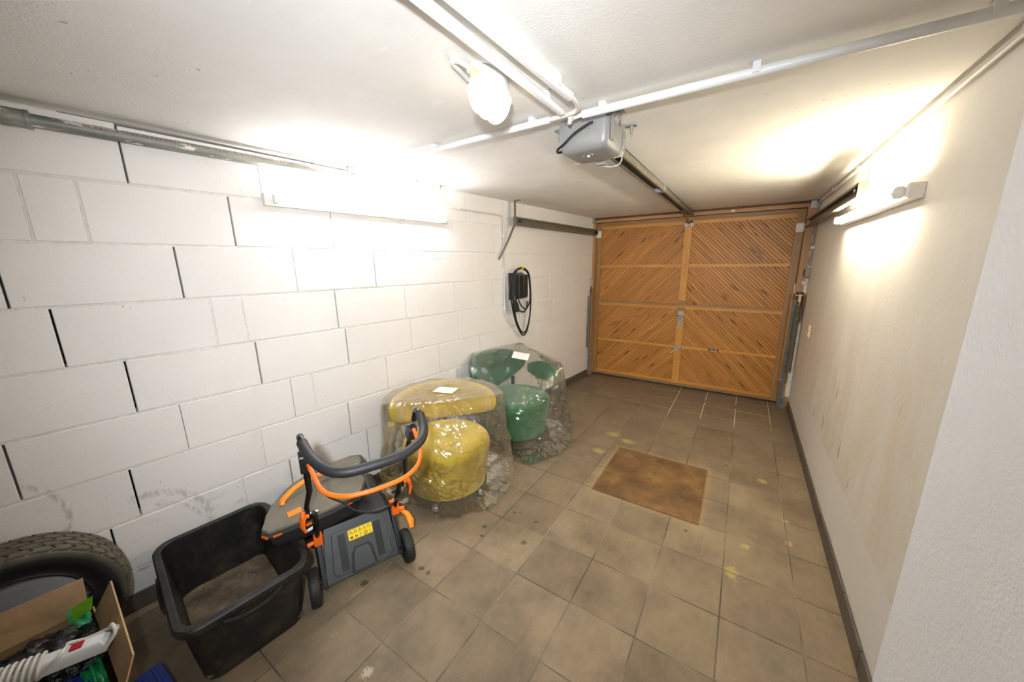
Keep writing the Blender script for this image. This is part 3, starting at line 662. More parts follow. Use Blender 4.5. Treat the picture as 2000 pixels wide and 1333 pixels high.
# ------------------------------------------------------------------ conduits
def conduit(label, pts, r, clips, extra=None, sm=6, grp='white conduits under the ceiling', nm='conduit'):
    loc = Vector(pts[0]); t_ = thing(nm, label, 'conduit', loc, 0, None)
    part('pipe', MB().tube(pts, r, 14), M['white_pl'], t_, W=True, ang=60)
    for (c, ax) in clips:
        c = Vector(c); mb = MB()
        if ax == 'x': mb.box(c.x-.011,c.x+.011,c.y-r-.003,c.y+r+.003,c.z-r*.4,H-.0005)
        elif ax == 'y': mb.box(c.x-r-.003,c.x+r+.003,c.y-.011,c.y+.011,c.z-r*.4,H-.0005)
        part('clip', mb, M['white_pl'], t_, W=True, bev=.002)
    if extra: part('cable', MB().tube(cr(extra,8), .0085, 10), M['white_cable'], t_, W=True)
    return t_
zc = H-.026
conduit('left one of the two white conduits running along the ceiling past the bulkhead lamp', [(1.43,-3.05,zc),(1.443,-.555,zc)], .0145, [((1.4395,-.68,zc),'y'),((1.434,-1.32,zc),'y')], [(1.443,-.57,zc),(1.446,-.53,zc),(1.455,-.515,zc-.004),(1.47,-.516,zc-.02)])
conduit('right one of the two white conduits running along the ceiling past the bulkhead lamp', [(1.44,-3.05,zc),(1.522,-.655,zc)], .0155, [((1.518,-.76,zc),'y')], [(1.522,-.67,zc),(1.526,-.61,zc-.004),(1.505,-.555,zc-.008),(1.45,-.527,zc-.004),(1.36,-.513,zc)])
conduit('white conduit crossing the ceiling from the opener to the left wall', [(1.37,-.512,zc),(.9,-.51,zc),(.0,-.49,zc)], .013, [((1.29,-.511,zc),'x'),((.72,-.507,zc),'x')], None)
conduit('white conduit crossing the ceiling from the opener to the right wall', [(1.50,-.484,zc),(2.64,-.468,zc)], .0145, [((1.58,-.483,zc),'x'),((2.06,-.476,zc),'x'),((2.53,-.47,zc),'x')], [(1.515,-.484,zc),(1.48,-.49,zc-.004),(1.462,-.505,zc-.014),(1.458,-.514,zc-.03)])
rc_ = thing('conduit', 'thin conduit tucked in the corner of right wall and ceiling', 'conduit', (2.63,-1.1,2.172))
part('pipe', MB().tube([(2.632,-1.17,2.172),(2.632,2.70,2.168)], .011, 12), M['white_cable'], rc_, W=True)
for y in (-.35,.52,1.3,2.1): part('clip', MB().box(2.618,2.6495,y-.011,y+.011,2.16,2.186), M['white_cable'], rc_, W=True, bev=.002)
vc = thing('conduit', 'short upright grey conduit with a switch box right of the door', 'conduit', (2.628,2.80,1.56))
part('pipe', MB().tube(cr([(2.63,2.70,2.168),(2.632,2.77,2.165),(2.634,2.80,2.12),(2.634,2.80,1.55)],6), .010, 12), M['grey_pl'], vc, W=True)
part('switch_box', MB().box(2.605,2.65,2.765,2.825,1.44,1.53), M['grey_pl'], vc, W=True, bev=.008)
part('box_cap', MB().box(2.597,2.606,2.772,2.822,1.45,1.52), M['dark_brown'], vc, W=True, bev=.003)
part('clip', MB().box(2.62,2.65,2.785,2.815,1.72,1.745), M['white_pl'], vc, W=True, bev=.002)
part('clip', MB().box(2.595,2.63,2.80,2.825,1.36,1.40), M['galv'], vc, W=True, bev=.002)

# thin conduit on the left wall that runs from the lamp to the charging station
lc = thing('conduit', 'thin grey conduit bending down the block wall to the charging station', 'conduit', LW(.012,.2,2.07), -WA)
path = [(.012-.012,-.62,.02),(.0,-.60,.0),(0,0,-.004),(0,.72,-.01)]
part('pipe', MB().tube([(0,-.66,.045)]+cr([(0,-.655,.015),(0,-.64,-.005),(0,-.60,-.01)],6)+[(0,0,-.008),(0,.69,-.012)]+cr([(0,.745,-.015),(0,.775,-.03),(0,.785,-.06)],5)+[(0,.785,-.93)], .0095, 12, ), M['white_cable'], lc, ang=60)
part('hanging_wire', MB().tube(cr([(0,.785,-.93),(.002,.79,-.98),(.008,.85,-1.06),(.01,.95,-1.08),(.008,1.03,-1.02),(.0,1.03,-.88)],8),.004,8), M['white_cable'], lc)
for z in (-.2,-.52,-.9): part('clip', MB().box(-.011,.012,.77,.80,z-.01,z+.01), M['white_pl'], lc, bev=.002)
part('clip', MB().box(-.011,.012,.2,.225,-.022,.004), M['white_pl'], lc, bev=.002)

# ------------------------------------------------------------------ galvanised pipe along the left wall
gp = thing('water_pipe', 'old galvanised pipe with flaking paint along the top of the left wall', 'pipe', LW(.055,-1.7,2.135), -WA)
part('pipe', MB().tube([(0,-1.4,0),(0,0,0),(0,1.0,.005),(0,1.935,.012)], .0215, 20), M['pipe'], gp, ang=60)
cl_ = part('coupling', MB().tube([(0,-.06,0),(0,-.055,0),(0,.0,0),(0,.005,0)], [.026,.029,.029,.026], 20).tube([(0,-.075,0),(0,-.062,0)],.032,20).tube([(0,.0,0),(0,.012,0)],.031,20), M['pipe'], gp, ang=60)
for s in (1.18,1.68,1.90):
    part('pipe_clamp', MB().tube([(0,s-.007,.012),(0,s+.007,.012)], .0255, 16).box(-.004,.004,s-.006,s+.006,.035,H-2.135-.0005), M['pipe'], gp)

# ------------------------------------------------------------------ fluorescent lamps
def batten(label, loc, rz, length, tm, sgn, off_t=.068):
    t_ = thing('fluorescent_lamp', label, 'lamp', loc, rz)
    part('housing', MB().box(0,sgn*.046,0,length,-.030,.030) if sgn > 0 else MB().box(sgn*.046,0,0,length,-.030,.030), M['white_paint_metal'], t_, bev=.003)
    for y,d in ((.045,1),(length-.045,-1)):
        h = part('lamp_holder', MB().prism(rrect(.017,.024,.012), -.008, .008, Matrix.Translation((sgn*off_t*.93,y,0)) @ Matrix.Rotation(PI/2,4,'X')).box(min(sgn*.044,sgn*off_t),max(sgn*.044,sgn*off_t),y-.006,y+.006,-.011,.011), M['white_pl'], t_, bev=.002)
    part('fluorescent_tube', MB().tube([(sgn*off_t,.056,0),(sgn*off_t,length-.056,0)], .0125, 16), tm, t_)
    for y in (.053, length-.07): part('tube_cap', MB().tube([(sgn*off_t,y,0),(sgn*off_t,y+.017,0)], .0129, 16), M['white_pl'], t_)
    return t_
batten('lit fluorescent batten on the white block wall at left', LW(.0012,-.985,1.957), -WA, 1.26, M['tube_l'], 1)
batten('lit fluorescent batten on the plain plastered wall at right', (XR-.0005,.18,1.87), 0, 1.29, M['tube_r'], -1)

# bulkhead lamp
bl = thing('bulkhead_lamp', 'lit oval bulkhead lamp with wire guard on the ceiling', 'lamp', (1.340,-.875,H), math.radians(96))
part('base', MB().add([(x,y,z) for z,k in ((-.001,.86),(-.03,.94),(-.048,1.0),(-.056,1.0)) for x,y in [(.092*k*math.cos(a),.058*k*math.sin(a)) for a in [q*PI/16 for q in range(32)]]], [(i*32+k,i*32+(k+1)%32,(i+1)*32+(k+1)%32,(i+1)*32+k) for i in range(3) for k in range(32)]+[list(range(32)),[96+k for k in range(32)]]), M['white_pl'], bl, ang=50)
part('glass', MB().grid(lambda u,v: (.09*math.cos(2*PI*u)*max(.001,math.cos(v*PI/2))**.55, .05*math.sin(2*PI*u)*max(.001,math.cos(v*PI/2))**.55, -.057-.062*math.sin(v*PI/2)), 32, 12, True), M['bulb'], bl, ang=80)
g = MB()
for k in (-.045,0,.045):
    e = math.sqrt(1-(k/.1)**2)
    g.tube([(k, .058*e*math.cos(a), -.056-.070*math.sin(a)*(.9+.1*e)) for a in [q*PI/18 for q in range(19)]], .0022, 6)
g.tube([(.1*math.cos(a), 0, -.056-.072*math.sin(a)) for a in [q*PI/18 for q in range(19)]], .0022, 6)
g.tube([(.1*math.cos(a), .058*math.sin(a), -.057) for a in [q*PI/18 for q in range(36)]], .003, 6, closed=True)
g.tube([(.082*math.cos(a), .047*math.sin(a), -.095) for a in [q*PI/18 for q in range(36)]], .0022, 6, closed=True)
part('wire_guard', g, M['white_pl'], bl)
part('cable_gland', MB().cyl((-.09,0,-.028),(-.118,0,-.028),.011).cyl((-.085,0,-.028),(-.095,0,-.028),.014,seg=6), M['ivory'], bl)
part('cable', MB().tube(cr([(-.112,0,-.028),(-.135,.002,-.026),(-.15,.02,-.018),(-.142,.045,-.012),(-.10,.052,-.010),(-.03,.062,-.010)],8), .0065, 10), M['white_cable'], bl)
part('latch', MB().box(.03,.05,.045,.062,-.06,-.02), M['white_pl'], bl, bev=.002)

# ------------------------------------------------------------------ charging station
ch = thing('charging_station', 'black wall charging station with coiled cable on the white block wall', 'charging station', LW(.0015,1.165,1.385), -WA)
def slab(mb, s0, s1, z0, z1, o0, o1, ins=.0):
    return mb.add([(o0,s0,z0),(o0,s1,z0),(o0,s1,z1),(o0,s0,z1),(o1,s0+ins,z0+ins*.6),(o1,s1-ins,z0+ins*.6),(o1,s1-ins,z1-ins*.6),(o1,s0+ins,z1-ins*.6)],[(0,3,2,1),(4,5,6,7),(0,1,5,4),(1,2,6,5),(2,3,7,6),(3,0,4,7)])
part('back_plate', slab(MB(), -.105,.105,-.135,.135,0,.03), M['black_pl'], ch, bev=.006)
fc = part('front_cover', slab(MB(), -.10,.10,-.13,.13,.03,.115,.028), M['black_pl'], ch, bev=.006)
part('ridge', MB().add([(.1145,-.01,-.11),(.1145,.03,-.11),(.1145,.03,.11),(.1145,-.01,.11),(.122,.005,-.11),(.122,.005,.11)],[(0,4,5,3),(4,1,2,5),(0,1,4),(3,5,2),(0,3,2,1)]), M['black_gloss'], fc)
part('key_lock', MB().cyl((.11,.055,-.10),(.122,.055,-.10),.008).cyl((.122,.055,-.10),(.128,.055,-.125),.0035), M['chrome'], ch)
loops = cr([(.06,-.02,-.135),(.075,.02,-.21),(.085,.08,-.235),(.085,.14,-.16),(.075,.155,.0),(.075,.12,.13),(.075,.02,.172),(.08,-.10,.15),(.085,-.18,.03),(.085,-.17,-.12),(.07,-.09,-.33),(.06,.0,-.47),(.06,.07,-.52),(.06,.14,-.45),(.07,.175,-.25),(.075,.17,-.03),(.075,.13,.125),(.08,.02,.178),(.09,-.09,.16),(.095,-.155,.04),(.095,-.15,-.14),(.08,-.08,-.34),(.07,.0,-.455),(.07,.05,-.49),(.07,.11,-.45),(.08,.15,-.3),(.085,.155,-.08),(.09,.12,.12),(.095,.0,.185),(.10,-.10,.15),(.105,-.14,.04),(.10,-.13,-.12),(.095,-.07,-.22),(.10,.0,-.26),(.105,.055,-.23),(.09,.09,-.16)],8)
cb = part('charging_cable', MB().tube(loops, .0075, 8), M['black_rub'], ch)
part('cable_tie', MB().tube([(.086,-.005,.184),(.086,.012,.181)], .019, 10), M['yellow_lab'], ch, label='yellow tie around the top of the cable')
pg = part('charging_plug', MB().tube(cr([(.085,-.14,.02),(.09,-.135,-.06),(.095,-.13,-.12),(.10,-.12,-.165)],5), [.014]*5+[.018]*5+[.022]*6, 12).cyl((.098,-.118,-.16),(.105,-.10,-.245),.03,.027).box(.09,.12,-.135,-.11,-.2,-.15), M['black_pl'], ch)

# small things on the walls
so = thing('wall_socket', 'round dark outlet low on the block wall above the green chair', 'socket', LW(.0015,1.655,.54), -WA)
part('plate', MB().box(0,.003,-.045,.045,-.045,.045), M['white_pl'], so, bev=.003)
part('socket_ring', MB().lathe([(.034,0),(.034,.006),(.028,.009)],24,Matrix.Translation((.003,0,0)) @ Matrix.Rotation(PI/2,4,'Y')), M['grey_pl'], so)
part('socket_insert', MB().cyl((.0,0,0),(.0135,0,0),.025), M['black_pl'], so)
part('rocker', MB().box(.0135,.018,-.006,.006,-.02,.02), M['steel_grey'], so, bev=.002)
hk = thing('wall_hook', 'cream plastic clip screwed to the right wall near the spring', 'hook', (XR-.0005,2.20,.97))
part('clip_body', MB().box(-.012,0,-.013,.013,-.055,.06).box(-.02,-.01,-.013,.013,.01,.06), M['ivory'], hk, bev=.004)
part('clip_tab', MB().box(-.018,-.008,-.012,.004,-.045,-.005), M['ivory'], hk, bev=.003)
stk = MB().box(0,.0008,0,.095,0,.026); tag(part('sticker', stk, plain('blue_white_sticker', srgb(196,218,232), .5, 0, .1), loc=LW(.0018,.125,1.655), rotz=-WA, smooth=False), 'small pale blue sticker on the white block wall below the left lamp', 'sticker')

# ------------------------------------------------------------------ steel plate on the floor
mb = MB().prism([(1.33,.284),(2.019,.293),(2.01,.988),(1.325,.982)], .001, .006)
tag(part('steel_plate', mb, M['rust'], loc=(1.67,.63,0), W=True, bev=.0012, bseg=1), 'square rusty steel plate lying on the floor tiles', 'metal plate')

# ------------------------------------------------------------------ armchairs under film
def chair(nm, label, cx, cy, face, fm, lobes, R=.30, RB=.335, ztop=.445):
    """face: direction (radians) the sitter looks; lobes: list of (a0,a1,top(fn),bottom(fn)) on the back ring, angles from the back centre"""
    t_ = thing(nm, label, 'armchair', (cx,cy,0), face)
    pr = [(.02,.115),(R*.80,.115),(R*.86,.125),(R*.9,.165),(R*.965,.30),(R*1.0,.375),(R*1.0,.405),(R*.965,.43),(R*.88,ztop-.003),(R*.6,ztop+.004),(.02,ztop+.008)]
    P = cr([(r,0,z) for r,z in pr], 3)
    part('seat', MB().lathe([(p.x,p.z) for p in P], 48), fm, t_, ang=60)
    for li,(a0,a1,top,bot) in enumerate(lobes):
        nu, nv = 30, 16; vs = []
        for i in range(nu):
            u = i/(nu-1); a = a0+(a1-a0)*u; zt, zb = top(u), bot(u); hh = (zt-zb)/2; zm = (zt+zb)/2
            thk = .034*min(1, (math.sin(PI*min(max(u,.0),1))+.15)**.35)
            for j in range(nv):
                b = 2*PI*j/nv; z = zm+hh*math.copysign(abs(math.sin(b))**.8, math.sin(b))
                rad = RB + thk*math.copysign(abs(math.cos(b))**.7, math.cos(b))*.9 + .05*(z-.58)
                vs.append((-rad*math.cos(a), rad*math.sin(a), z))
        fs = [(i*nv+j,i*nv+(j+1)%nv,(i+1)*nv+(j+1)%nv,(i+1)*nv+j) for i in range(nu-1) for j in range(nv)]+[list(range(nv)),[(nu-1)*nv+j for j in range(nv)]]
        part('backrest', MB().add(vs,fs), fm, t_, ang=70)
    part('back_support', MB().tube(cr([(-.15,0,.12),(-R-.02,0,.14),(-RB-.02,0,.3),(-RB,0,.5)],5),.018,10,flat=.5), M['black_pl'], t_)
    part('swivel_column', MB().cyl((0,0,.07),(0,0,.14),.05,seg=20), M['galv'], t_)
    for k in range(4):
        a = PI/4+k*PI/2+.35; e = (math.cos(a),math.sin(a))
        leg = part('leg', MB().tube([(.03*e[0],.03*e[1],.085),(.16*e[0],.16*e[1],.075),(.225*e[0],.225*e[1],.05)],[.018,.016,.019],12), M['chrome'], t_)
        part('foot_glide', MB().sphere((.228*e[0],.228*e[1],.036),.024,12,8,(1,1,1.1)).cyl((.228*e[0],.228*e[1],.0),(.228*e[0],.228*e[1],.012),.018), M['chrome'] if k%2 else M['chrome'], leg)
    return t_
YF = math.atan2(-.70,.714); 
# yellow: one leaf shaped band all round the back
leaf = lambda u: math.sin(PI*u)
chair('swivel_armchair', 'yellow felt swivel armchair under clear film against the white wall', .473,-.291, YF, M['felt_y'],
      [(-1.75,1.6, lambda u: .705+.03*leaf(u)**.6, lambda u: .625-.19*leaf(u)**.8)])
GF = math.atan2(-.80,.60)
chair('swivel_armchair', 'green felt swivel armchair under clear film behind the yellow one', .455,.635, GF, M['felt_g'],
      [(-1.75,.34, lambda u: .66+.145*math.sin(PI*min(1,u*1.02))**.55 if u < .5 else .66+.145*max(.02,math.sin(PI*min(.999,.5+(u-.5)*1.0)))**.45, lambda u: .63-.22*math.sin(PI*min(.999,u))**.8),
       (.42,1.55, lambda u: .585+.10*math.sin(PI*min(.999,.12+u*.8))**.7, lambda u: .56-.06*math.sin(PI*u)**.8)], R=.31, RB=.36)

def cover(label, pts, cen, hem, seed, nth=110, nph=58):
    """clear film: the taut hull over the given points, creased, open at the bottom"""
    bm = bmesh.new()
    for p in pts: bm.verts.new(p)
    r = bmesh.ops.convex_hull(bm, input=bm.verts); bm.normal_update()
    N = []; D = []; c = Vector(cen)
    for f in bm.faces:
        n = f.normal; d = n.dot(f.verts[0].co-c)
        if d < 0: n = -n; d = -d
        N.append(tuple(n)); D.append(d)
    bm.free(); N = np.array(N); D = np.array(D)
    vs = []
    for j in range(nph):
        for i in range(nth):
            th = 2*PI*i/nth; ph = -PI/2+ .0 + (PI/2+hem(th))*(1-j/(nph-1)); ph = PI/2 - (PI/2+hem(th))*(j/(nph-1))
            d = np.array((math.cos(ph)*math.cos(th), math.cos(ph)*math.sin(th), math.sin(ph)))
            k = N@d; m = k > 1e-6; R_ = (D[m]/k[m]); R_ = np.sort(R_)[:6]
            rr = -math.log(np.exp(-R_*70).sum())/70 if len(R_) > 1 else R_[0]
            p = c+Vector(d)*rr; q = Vector((p.x*6, p.y*6, p.z*3.2+seed))
            rid = (1-abs(noise.noise(q*.8))*2.2)**3*.030+(1-abs(noise.noise(q*1.9+Vector((3,1,0))))*2.2)**3*.014
            jit = random.uniform(-1,1)*.0045
            amp = .22+.78*min(1,max(0,(.60-p.z)/.35))
            p = c+Vector(d)*(rr+.012+max(-.006,rid-.008+jit)*amp)
            p.z = max(p.z, .004+.01*abs(noise.noise(q*3)))
            vs.append(p)
    fs = [(j*nth+i,j*nth+(i+1)%nth,(j+1)*nth+(i+1)%nth,(j+1)*nth+i) for j in range(nph-1) for i in range(nth)]
    mb = MB().add(vs, fs)
    o = part('plastic_cover', mb, M['film'], loc=(cen[0],cen[1],0), W=True, smooth=False)
    o['label'] = label; o['category'] = 'plastic cover'
    return o, BVHTree.FromPolygons([tuple(v) for v in vs], fs)
def ring(cx, cy, R, z, a0, a1, n=16): return [(cx+R*math.cos(a0+(a1-a0)*k/n), cy+R*math.sin(a0+(a1-a0)*k/n), z) for k in range(n+1)]
yp = ring(.473,-.291,.405,.75,YF+PI-1.75,YF+PI+1.75) + ring(.473,-.291,.325,.45,YF-1.7,YF+1.7)
yp += [(.13,-.52,.40),(.12,-.60,.22),(.30,-.64,.10),(.52,-.58,.06),(.70,-.47,.015),(.82,-.30,.01),(.86,-.12,.01),(.80,.06,.04),(.62,.20,.10),(.12,-.22,.10),(.10,-.05,.35),(.20,.09,.2)]
def hemY(th):
    return .60
cy_, by = cover('clear crinkled plastic cover draped over the yellow armchair', yp, (.47,-.27,.36), lambda th: .78+.22*math.cos(th+.35), 3.0)
gp_ = ring(.455,.635,.43,.72,GF+PI-1.7,GF+PI+1.8) + ring(.455,.635,.335,.45,GF-1.7,GF+1.7) + [LW(.19,.98,.86),LW(.12,.85,.80)] + ring(.455,.635,.42,.815,GF+PI-.3,GF+PI+1.3)
gp_ += [(.70,.36,.012),(.80,.30,.01),(.86,.42,.01),(.95,.62,.02),(.93,.86,.03),(.72,1.05,.06),(.25,1.0,.10),(.16,.6,.1),(.30,.34,.15),(.5,.30,.06)]
cg_, bg = cover('clear crinkled plastic cover draped over the green armchair', gp_, (.50,.66,.38), lambda th: .85+.12*math.cos(th+.6), 11.0)
def paper(label, bvh, x, y, wdt, hgt, rz):
    n_ = 7; mb = MB(); uv = []; vs = []
    for j in range(n_):
        for i in range(n_):
            a = (i/(n_-1)-.5)*wdt; b = (j/(n_-1)-.5)*hgt
            X = x+a*math.cos(rz)-b*math.sin(rz); Y = y+a*math.sin(rz)+b*math.cos(rz)
            hit = bvh.ray_cast(Vector((X,Y,1.5)), Vector((0,0,-1))); vs.append([X,Y,hit[0].z if hit[0] else None]); uv.append((i/(n_-1),j/(n_-1)))
    A = np.array([[v[0],v[1],1] for v in vs if v[2] is not None]); z = np.array([v[2] for v in vs if v[2] is not None])
    co = np.linalg.lstsq(A, z, rcond=None)[0]; res = max(z-A@co) if len(z) else 0
    for v in vs: v[2] = float(co[0]*v[0]+co[1]*v[1]+co[2]+res+.002)
    mb.add(vs, [(j*n_+i,j*n_+i+1,(j+1)*n_+i+1,(j+1)*n_+i) for j in range(n_-1) for i in range(n_-1)]); mb.uv = uv
    o = part('paper_sheet', mb, M['sheet'], loc=(x,y,0), W=True); tag(o, label, 'paper'); return o
paper('printed white sheet stuck on the film over the yellow armchair', by, .415,-.215, .15, .105, math.radians(16))
paper('printed white sheet stuck on the film over the green armchair', bg, .46,.72, .15, .10, math.radians(20))

# ------------------------------------------------------------------ lawn mower
mo = thing('lawn_mower', 'black and orange push lawn mower standing beside the black tub', 'lawn mower', (.597,-1.075,0), -math.atan2(.375,.927))
# local x: backwards to the user, y: along the axle, z up
part('deck', MB().add([(x,y,z) for (z,x0,x1,y0,y1) in ((.07,-.60,-.02,-.185,.215),(.20,-.60,-.10,-.185,.215),(.27,-.55,-.14,-.165,.195)) for (x,y) in ((x0,y0),(x1,y0),(x1,y1),(x0,y1))], [(0,3,2,1),(8,9,10,11)]+[(i*4+k,i*4+(k+1)%4,(i+1)*4+(k+1)%4,(i+1)*4+k) for i in range(2) for k in range(4)]), M['black_pl'], mo, bev=.02, bseg=3)
A = Vector((-.005,0,.055)); B = Vector((-.135,0,.292)); up = (B-A).normalized(); nn = Vector((up.z,0,-up.x))
FM = Matrix(((0,up.x,nn.x,A.x),(1,up.y,nn.y,.02),(0,up.z,nn.z,A.z),(0,0,0,1)))   # local x: axle, y: up the flap, z: outwards
rf = part('rear_flap', MB().prism([(-.185,0),(.175,0),(.165,.262),(-.16,.262)], -.012, .004, FM), M['anthracite'], mo, bev=.004)
part('flap_panel', MB().prism([(-.125,.02),(.115,.012),(.145,.03),(.135,.225),(-.13,.225),(-.145,.04)], .004, .014, FM), M['anthracite'], rf, bev=.005)
part('recess_border', MB().prism([(-.066,.012),(.061,.012),(.050,.106),(.034,.128),(-.034,.128),(-.052,.106)], .0135, .0165, FM), M['black_pl'], rf, bev=.002)
part('flap_recess', MB().prism([(-.055,.014),(.05,.014),(.04,.10),(.028,.118),(-.028,.118),(-.042,.10)], .0135, .021, FM), M['anthracite'], rf, bev=.006)
for x0,x1 in ((-.105,-.07),(.07,.105)): part('flap_groove', MB().box(x0,x1,.035,.21,.0135,.0155,FM), M['black_pl'], rf)
for x0,x1 in ((-.2,-.178),(.17,.195)): part('flap_rib', MB().box(x0,x1,-.005,.255,-.02,.018,FM), M['black_pl'], rf, bev=.004)
lb = part('warning_label', MB().prism(rrect(.06,.026,.005,4,.005,.188), .014, .0152, FM), M['yellow_lab'], rf, label='yellow safety label with warning symbols')
ic = MB()
for k in range(4):
    cx_ = -.042+k*.023; cy0 = .2
    tri = [(cx_-.0085,cy0-.008),(cx_+.0085,cy0-.008),(cx_,cy0+.009)]
    for a,b in zip(tri, tri[1:]+tri[:1]): ic.tube([(*a,.0154),(*b,.0154)], .0007, 4, M=FM)
    ic.tube([(cx_,cy0-.004,.0154),(cx_,cy0+.003,.0154)], .001, 4, M=FM)
ring_ = lambda cx_,cy0,r: [(cx_+r*math.cos(a), cy0+r*math.sin(a), .0154) for a in [q*PI/8 for q in range(16)]]
ic.tube(ring_(.05,.2,.0085), .0008, 4, closed=True, M=FM); ic.tube([(.045,.206,.0154),(.055,.194,.0154)], .0008, 4, M=FM)
ic.tube(ring_(.03,.174,.009), .0011, 4, closed=True, M=FM); ic.tube([(.025,.169,.0154),(.035,.18,.0154)], .0016, 4, M=FM)
ic.box(-.047,-.033,.169,.179,.0150,.0156,FM); ic.box(-.022,-.018,.168,.182,.015,.0158,FM).box(-.014,-.010,.168,.178,.015,.0158,FM)
ic.tube([(.0,.181,.0154),(.008,.183,.0154),(.006,.174,.0154),(.0,.168,.0154)], .001, 4, M=FM)
ic.tube(ring_(.052,.174,.006), .0006, 4, closed=True, M=FM)
part('label_symbols', ic, M['yellow_print'], lb, smooth=False)
def wheel(x, y, r, wdt, out):
    A_ = Matrix.Translation((x,y,r)) @ Matrix.Rotation(-PI/2*out,4,'X')
    w_ = part('wheel', MB().lathe([(r*.58,-wdt/2),(r*.92,-wdt/2),(r*.985,-wdt*.36),(r,-wdt*.2),(r,wdt*.2),(r*.985,wdt*.36),(r*.92,wdt/2),(r*.62,wdt/2),(r*.58,wdt*.2),(r*.58,-wdt*.2)],36,A_,closed=True), M['black_rub'], mo, ang=40)
    hb = MB().lathe([(.006,-wdt*.3),(r*.6,-wdt*.3),(r*.6,-wdt*.1),(r*.3,wdt*.05),(.02,wdt*.3),(.006,wdt*.3)],24,A_)
    for k in range(6): hb.box(.014,r*.6,-.005,.005,-wdt*.3,wdt*.25,A_ @ Matrix.Rotation(k*PI/3,4,'Z'))
    part('hub', hb, M['black_pl'], w_)
wheel(.0,.235,.088,.046,1); wheel(.0,-.215,.088,.046,-1); wheel(-.46,.225,.07,.04,1); wheel(-.46,-.205,.07,.04,-1)
for y0,y1 in ((-.215,-.175),(.195,.235)): part('axle_stub', MB().cyl((0,y0,.088),(-.02,y1,.088),.008), M['black_pl'], mo)
UL, UR = -.178, .236
def hp(w_, u, z): return (w_, u, z)
def lerp(a,b,k): return tuple(a[i]+(b[i]-a[i])*k for i in range(3))
for sd,u0,u1 in ((-1,-.168,-.184),(1,.216,.243)):
    lo, hi = (-.115,u0,.255), (.265,u1,.93)
    lp = part('lower_tube', MB().tube([lerp(lo,hi,-.03),lerp(lo,hi,.36)], .0125, 14), M['black_gloss'], mo)
    part('tube_end', MB().tube([lerp(lo,hi,.36),lerp(lo,hi,.366)], .0095, 14), M['black_rub'], lp)
    o_ = Vector((-.006,sd*.022,0))
    part('upper_tube', MB().tube([tuple(Vector(lerp(lo,hi,.30))+Vector((0,sd*-.0,0))+o_), tuple(Vector(lerp(lo,hi,.45))+o_), lerp(lo,hi,.62), lerp(lo,hi,.96)], [.010,.011,.0125,.0125], 14, flat=.8), M['black_gloss'], mo)
    part('height_knob', MB().box(lo[0]-.03,lo[0]+.03,u0-.02,u0+.02,.235,.30).cyl((lo[0],u0,.285),(lo[0]+.018,u0,.32),.02,.017).cyl((lo[0]+.02,u0+sd*.02,.26),(lo[0]+.025,u0+sd*.05,.258),.011), M['orange'], mo, bev=.004)
    c_ = Vector(lerp(lo,hi,.34)); s_ = sd
    cp = part('quick_clamp', MB().tube([tuple(c_+Vector((0,s_*.036,.022))),tuple(c_+Vector((.005,s_*.046,0))),tuple(c_+Vector((.012,s_*.05,-.035))),tuple(c_+Vector((.02,s_*.04,-.065)))], [.017,.019,.014,.008], 10, flat=.6).cyl(tuple(c_+Vector((0,s_*.018,.01))),tuple(c_+Vector((0,s_*.046,.01))),.017), M['orange'], mo)
    part('clamp_bolt', MB().cyl(tuple(c_+Vector((0,-s_*.02,.012))),tuple(c_+Vector((0,s_*.03,.012))),.006), M['chrome'], cp)
    hb = lerp(lo,hi,.86)
    part('switch_box' if sd < 0 else 'tube_joint', MB().prism(rrect(.024,.055 if sd < 0 else .042,.016,5), -.019, .019, Matrix.Translation(lerp(lo,hi,.90)) @ Matrix.Rotation(-PI/2,4,'Y') @ Matrix.Rotation(PI/2,4,'Z') @ Matrix.Rotation(-.5,4,'X') @ Matrix.Rotation(PI/2,4,'X') @ Matrix.Rotation(PI/2,4,'Y') if False else Matrix.Translation(lerp(lo,hi,.90)) @ Matrix.Rotation(math.atan2(hi[0]-lo[0],hi[2]-lo[2]),4,'Y') @ Matrix.Rotation(PI/2,4,'X')), M['black_pl'], mo, bev=.004)
hd = cr([(.255,-.184,.93),(.275,-.186,.985),(.315,-.187,1.003),(.36,-.182,.99),(.44,-.165,.97),(.515,-.13,.955),(.555,-.08,.95),(.565,0,.95),(.562,.07,.95),(.548,.12,.95),(.50,.19,.955),(.44,.225,.965),(.38,.24,.985),(.335,.244,1.0),(.30,.244,.99),(.275,.243,.94)],6)
part('handlebar', MB().tube(hd, .0125, 14), M['black_gloss'], mo, ang=60)
part('foam_grip', MB().tube(hd[16:-15], .0175, 16), M['foam'], mo, ang=60)
part('bail_bar', MB().tube(cr([(.19,-.176,.862),(.23,-.174,.86),(.33,-.165,.855),(.455,-.148,.85),(.52,-.10,.848),(.543,-.04,.848),(.548,.03,.848),(.538,.11,.85),(.49,.175,.853),(.41,.215,.86),(.33,.23,.885),(.285,.235,.90)],6), .0082, 12), M['orange'], mo, ang=60, label='orange switch bar under the handle')
part('power_cable', MB().tube(cr([(.545,-1.20,.60),(.545,-1.165,.53),(.585,-1.12,.485),(.642,-1.10,.455),(.696,-1.035,.425),(.700,-.941,.405),(.675,-.860,.41),(.625,-.830,.40),(.57,-.83,.36)],8), .0045, 8), M['black_rub'], mo, W=True)
part('side_lever', MB().tube([(-.13,.235,.25),(-.06,.27,.235),(-.02,.275,.215),(.0,.272,.185)],[.010,.016,.019,.012],10,flat=.7), M['orange2'], mo)

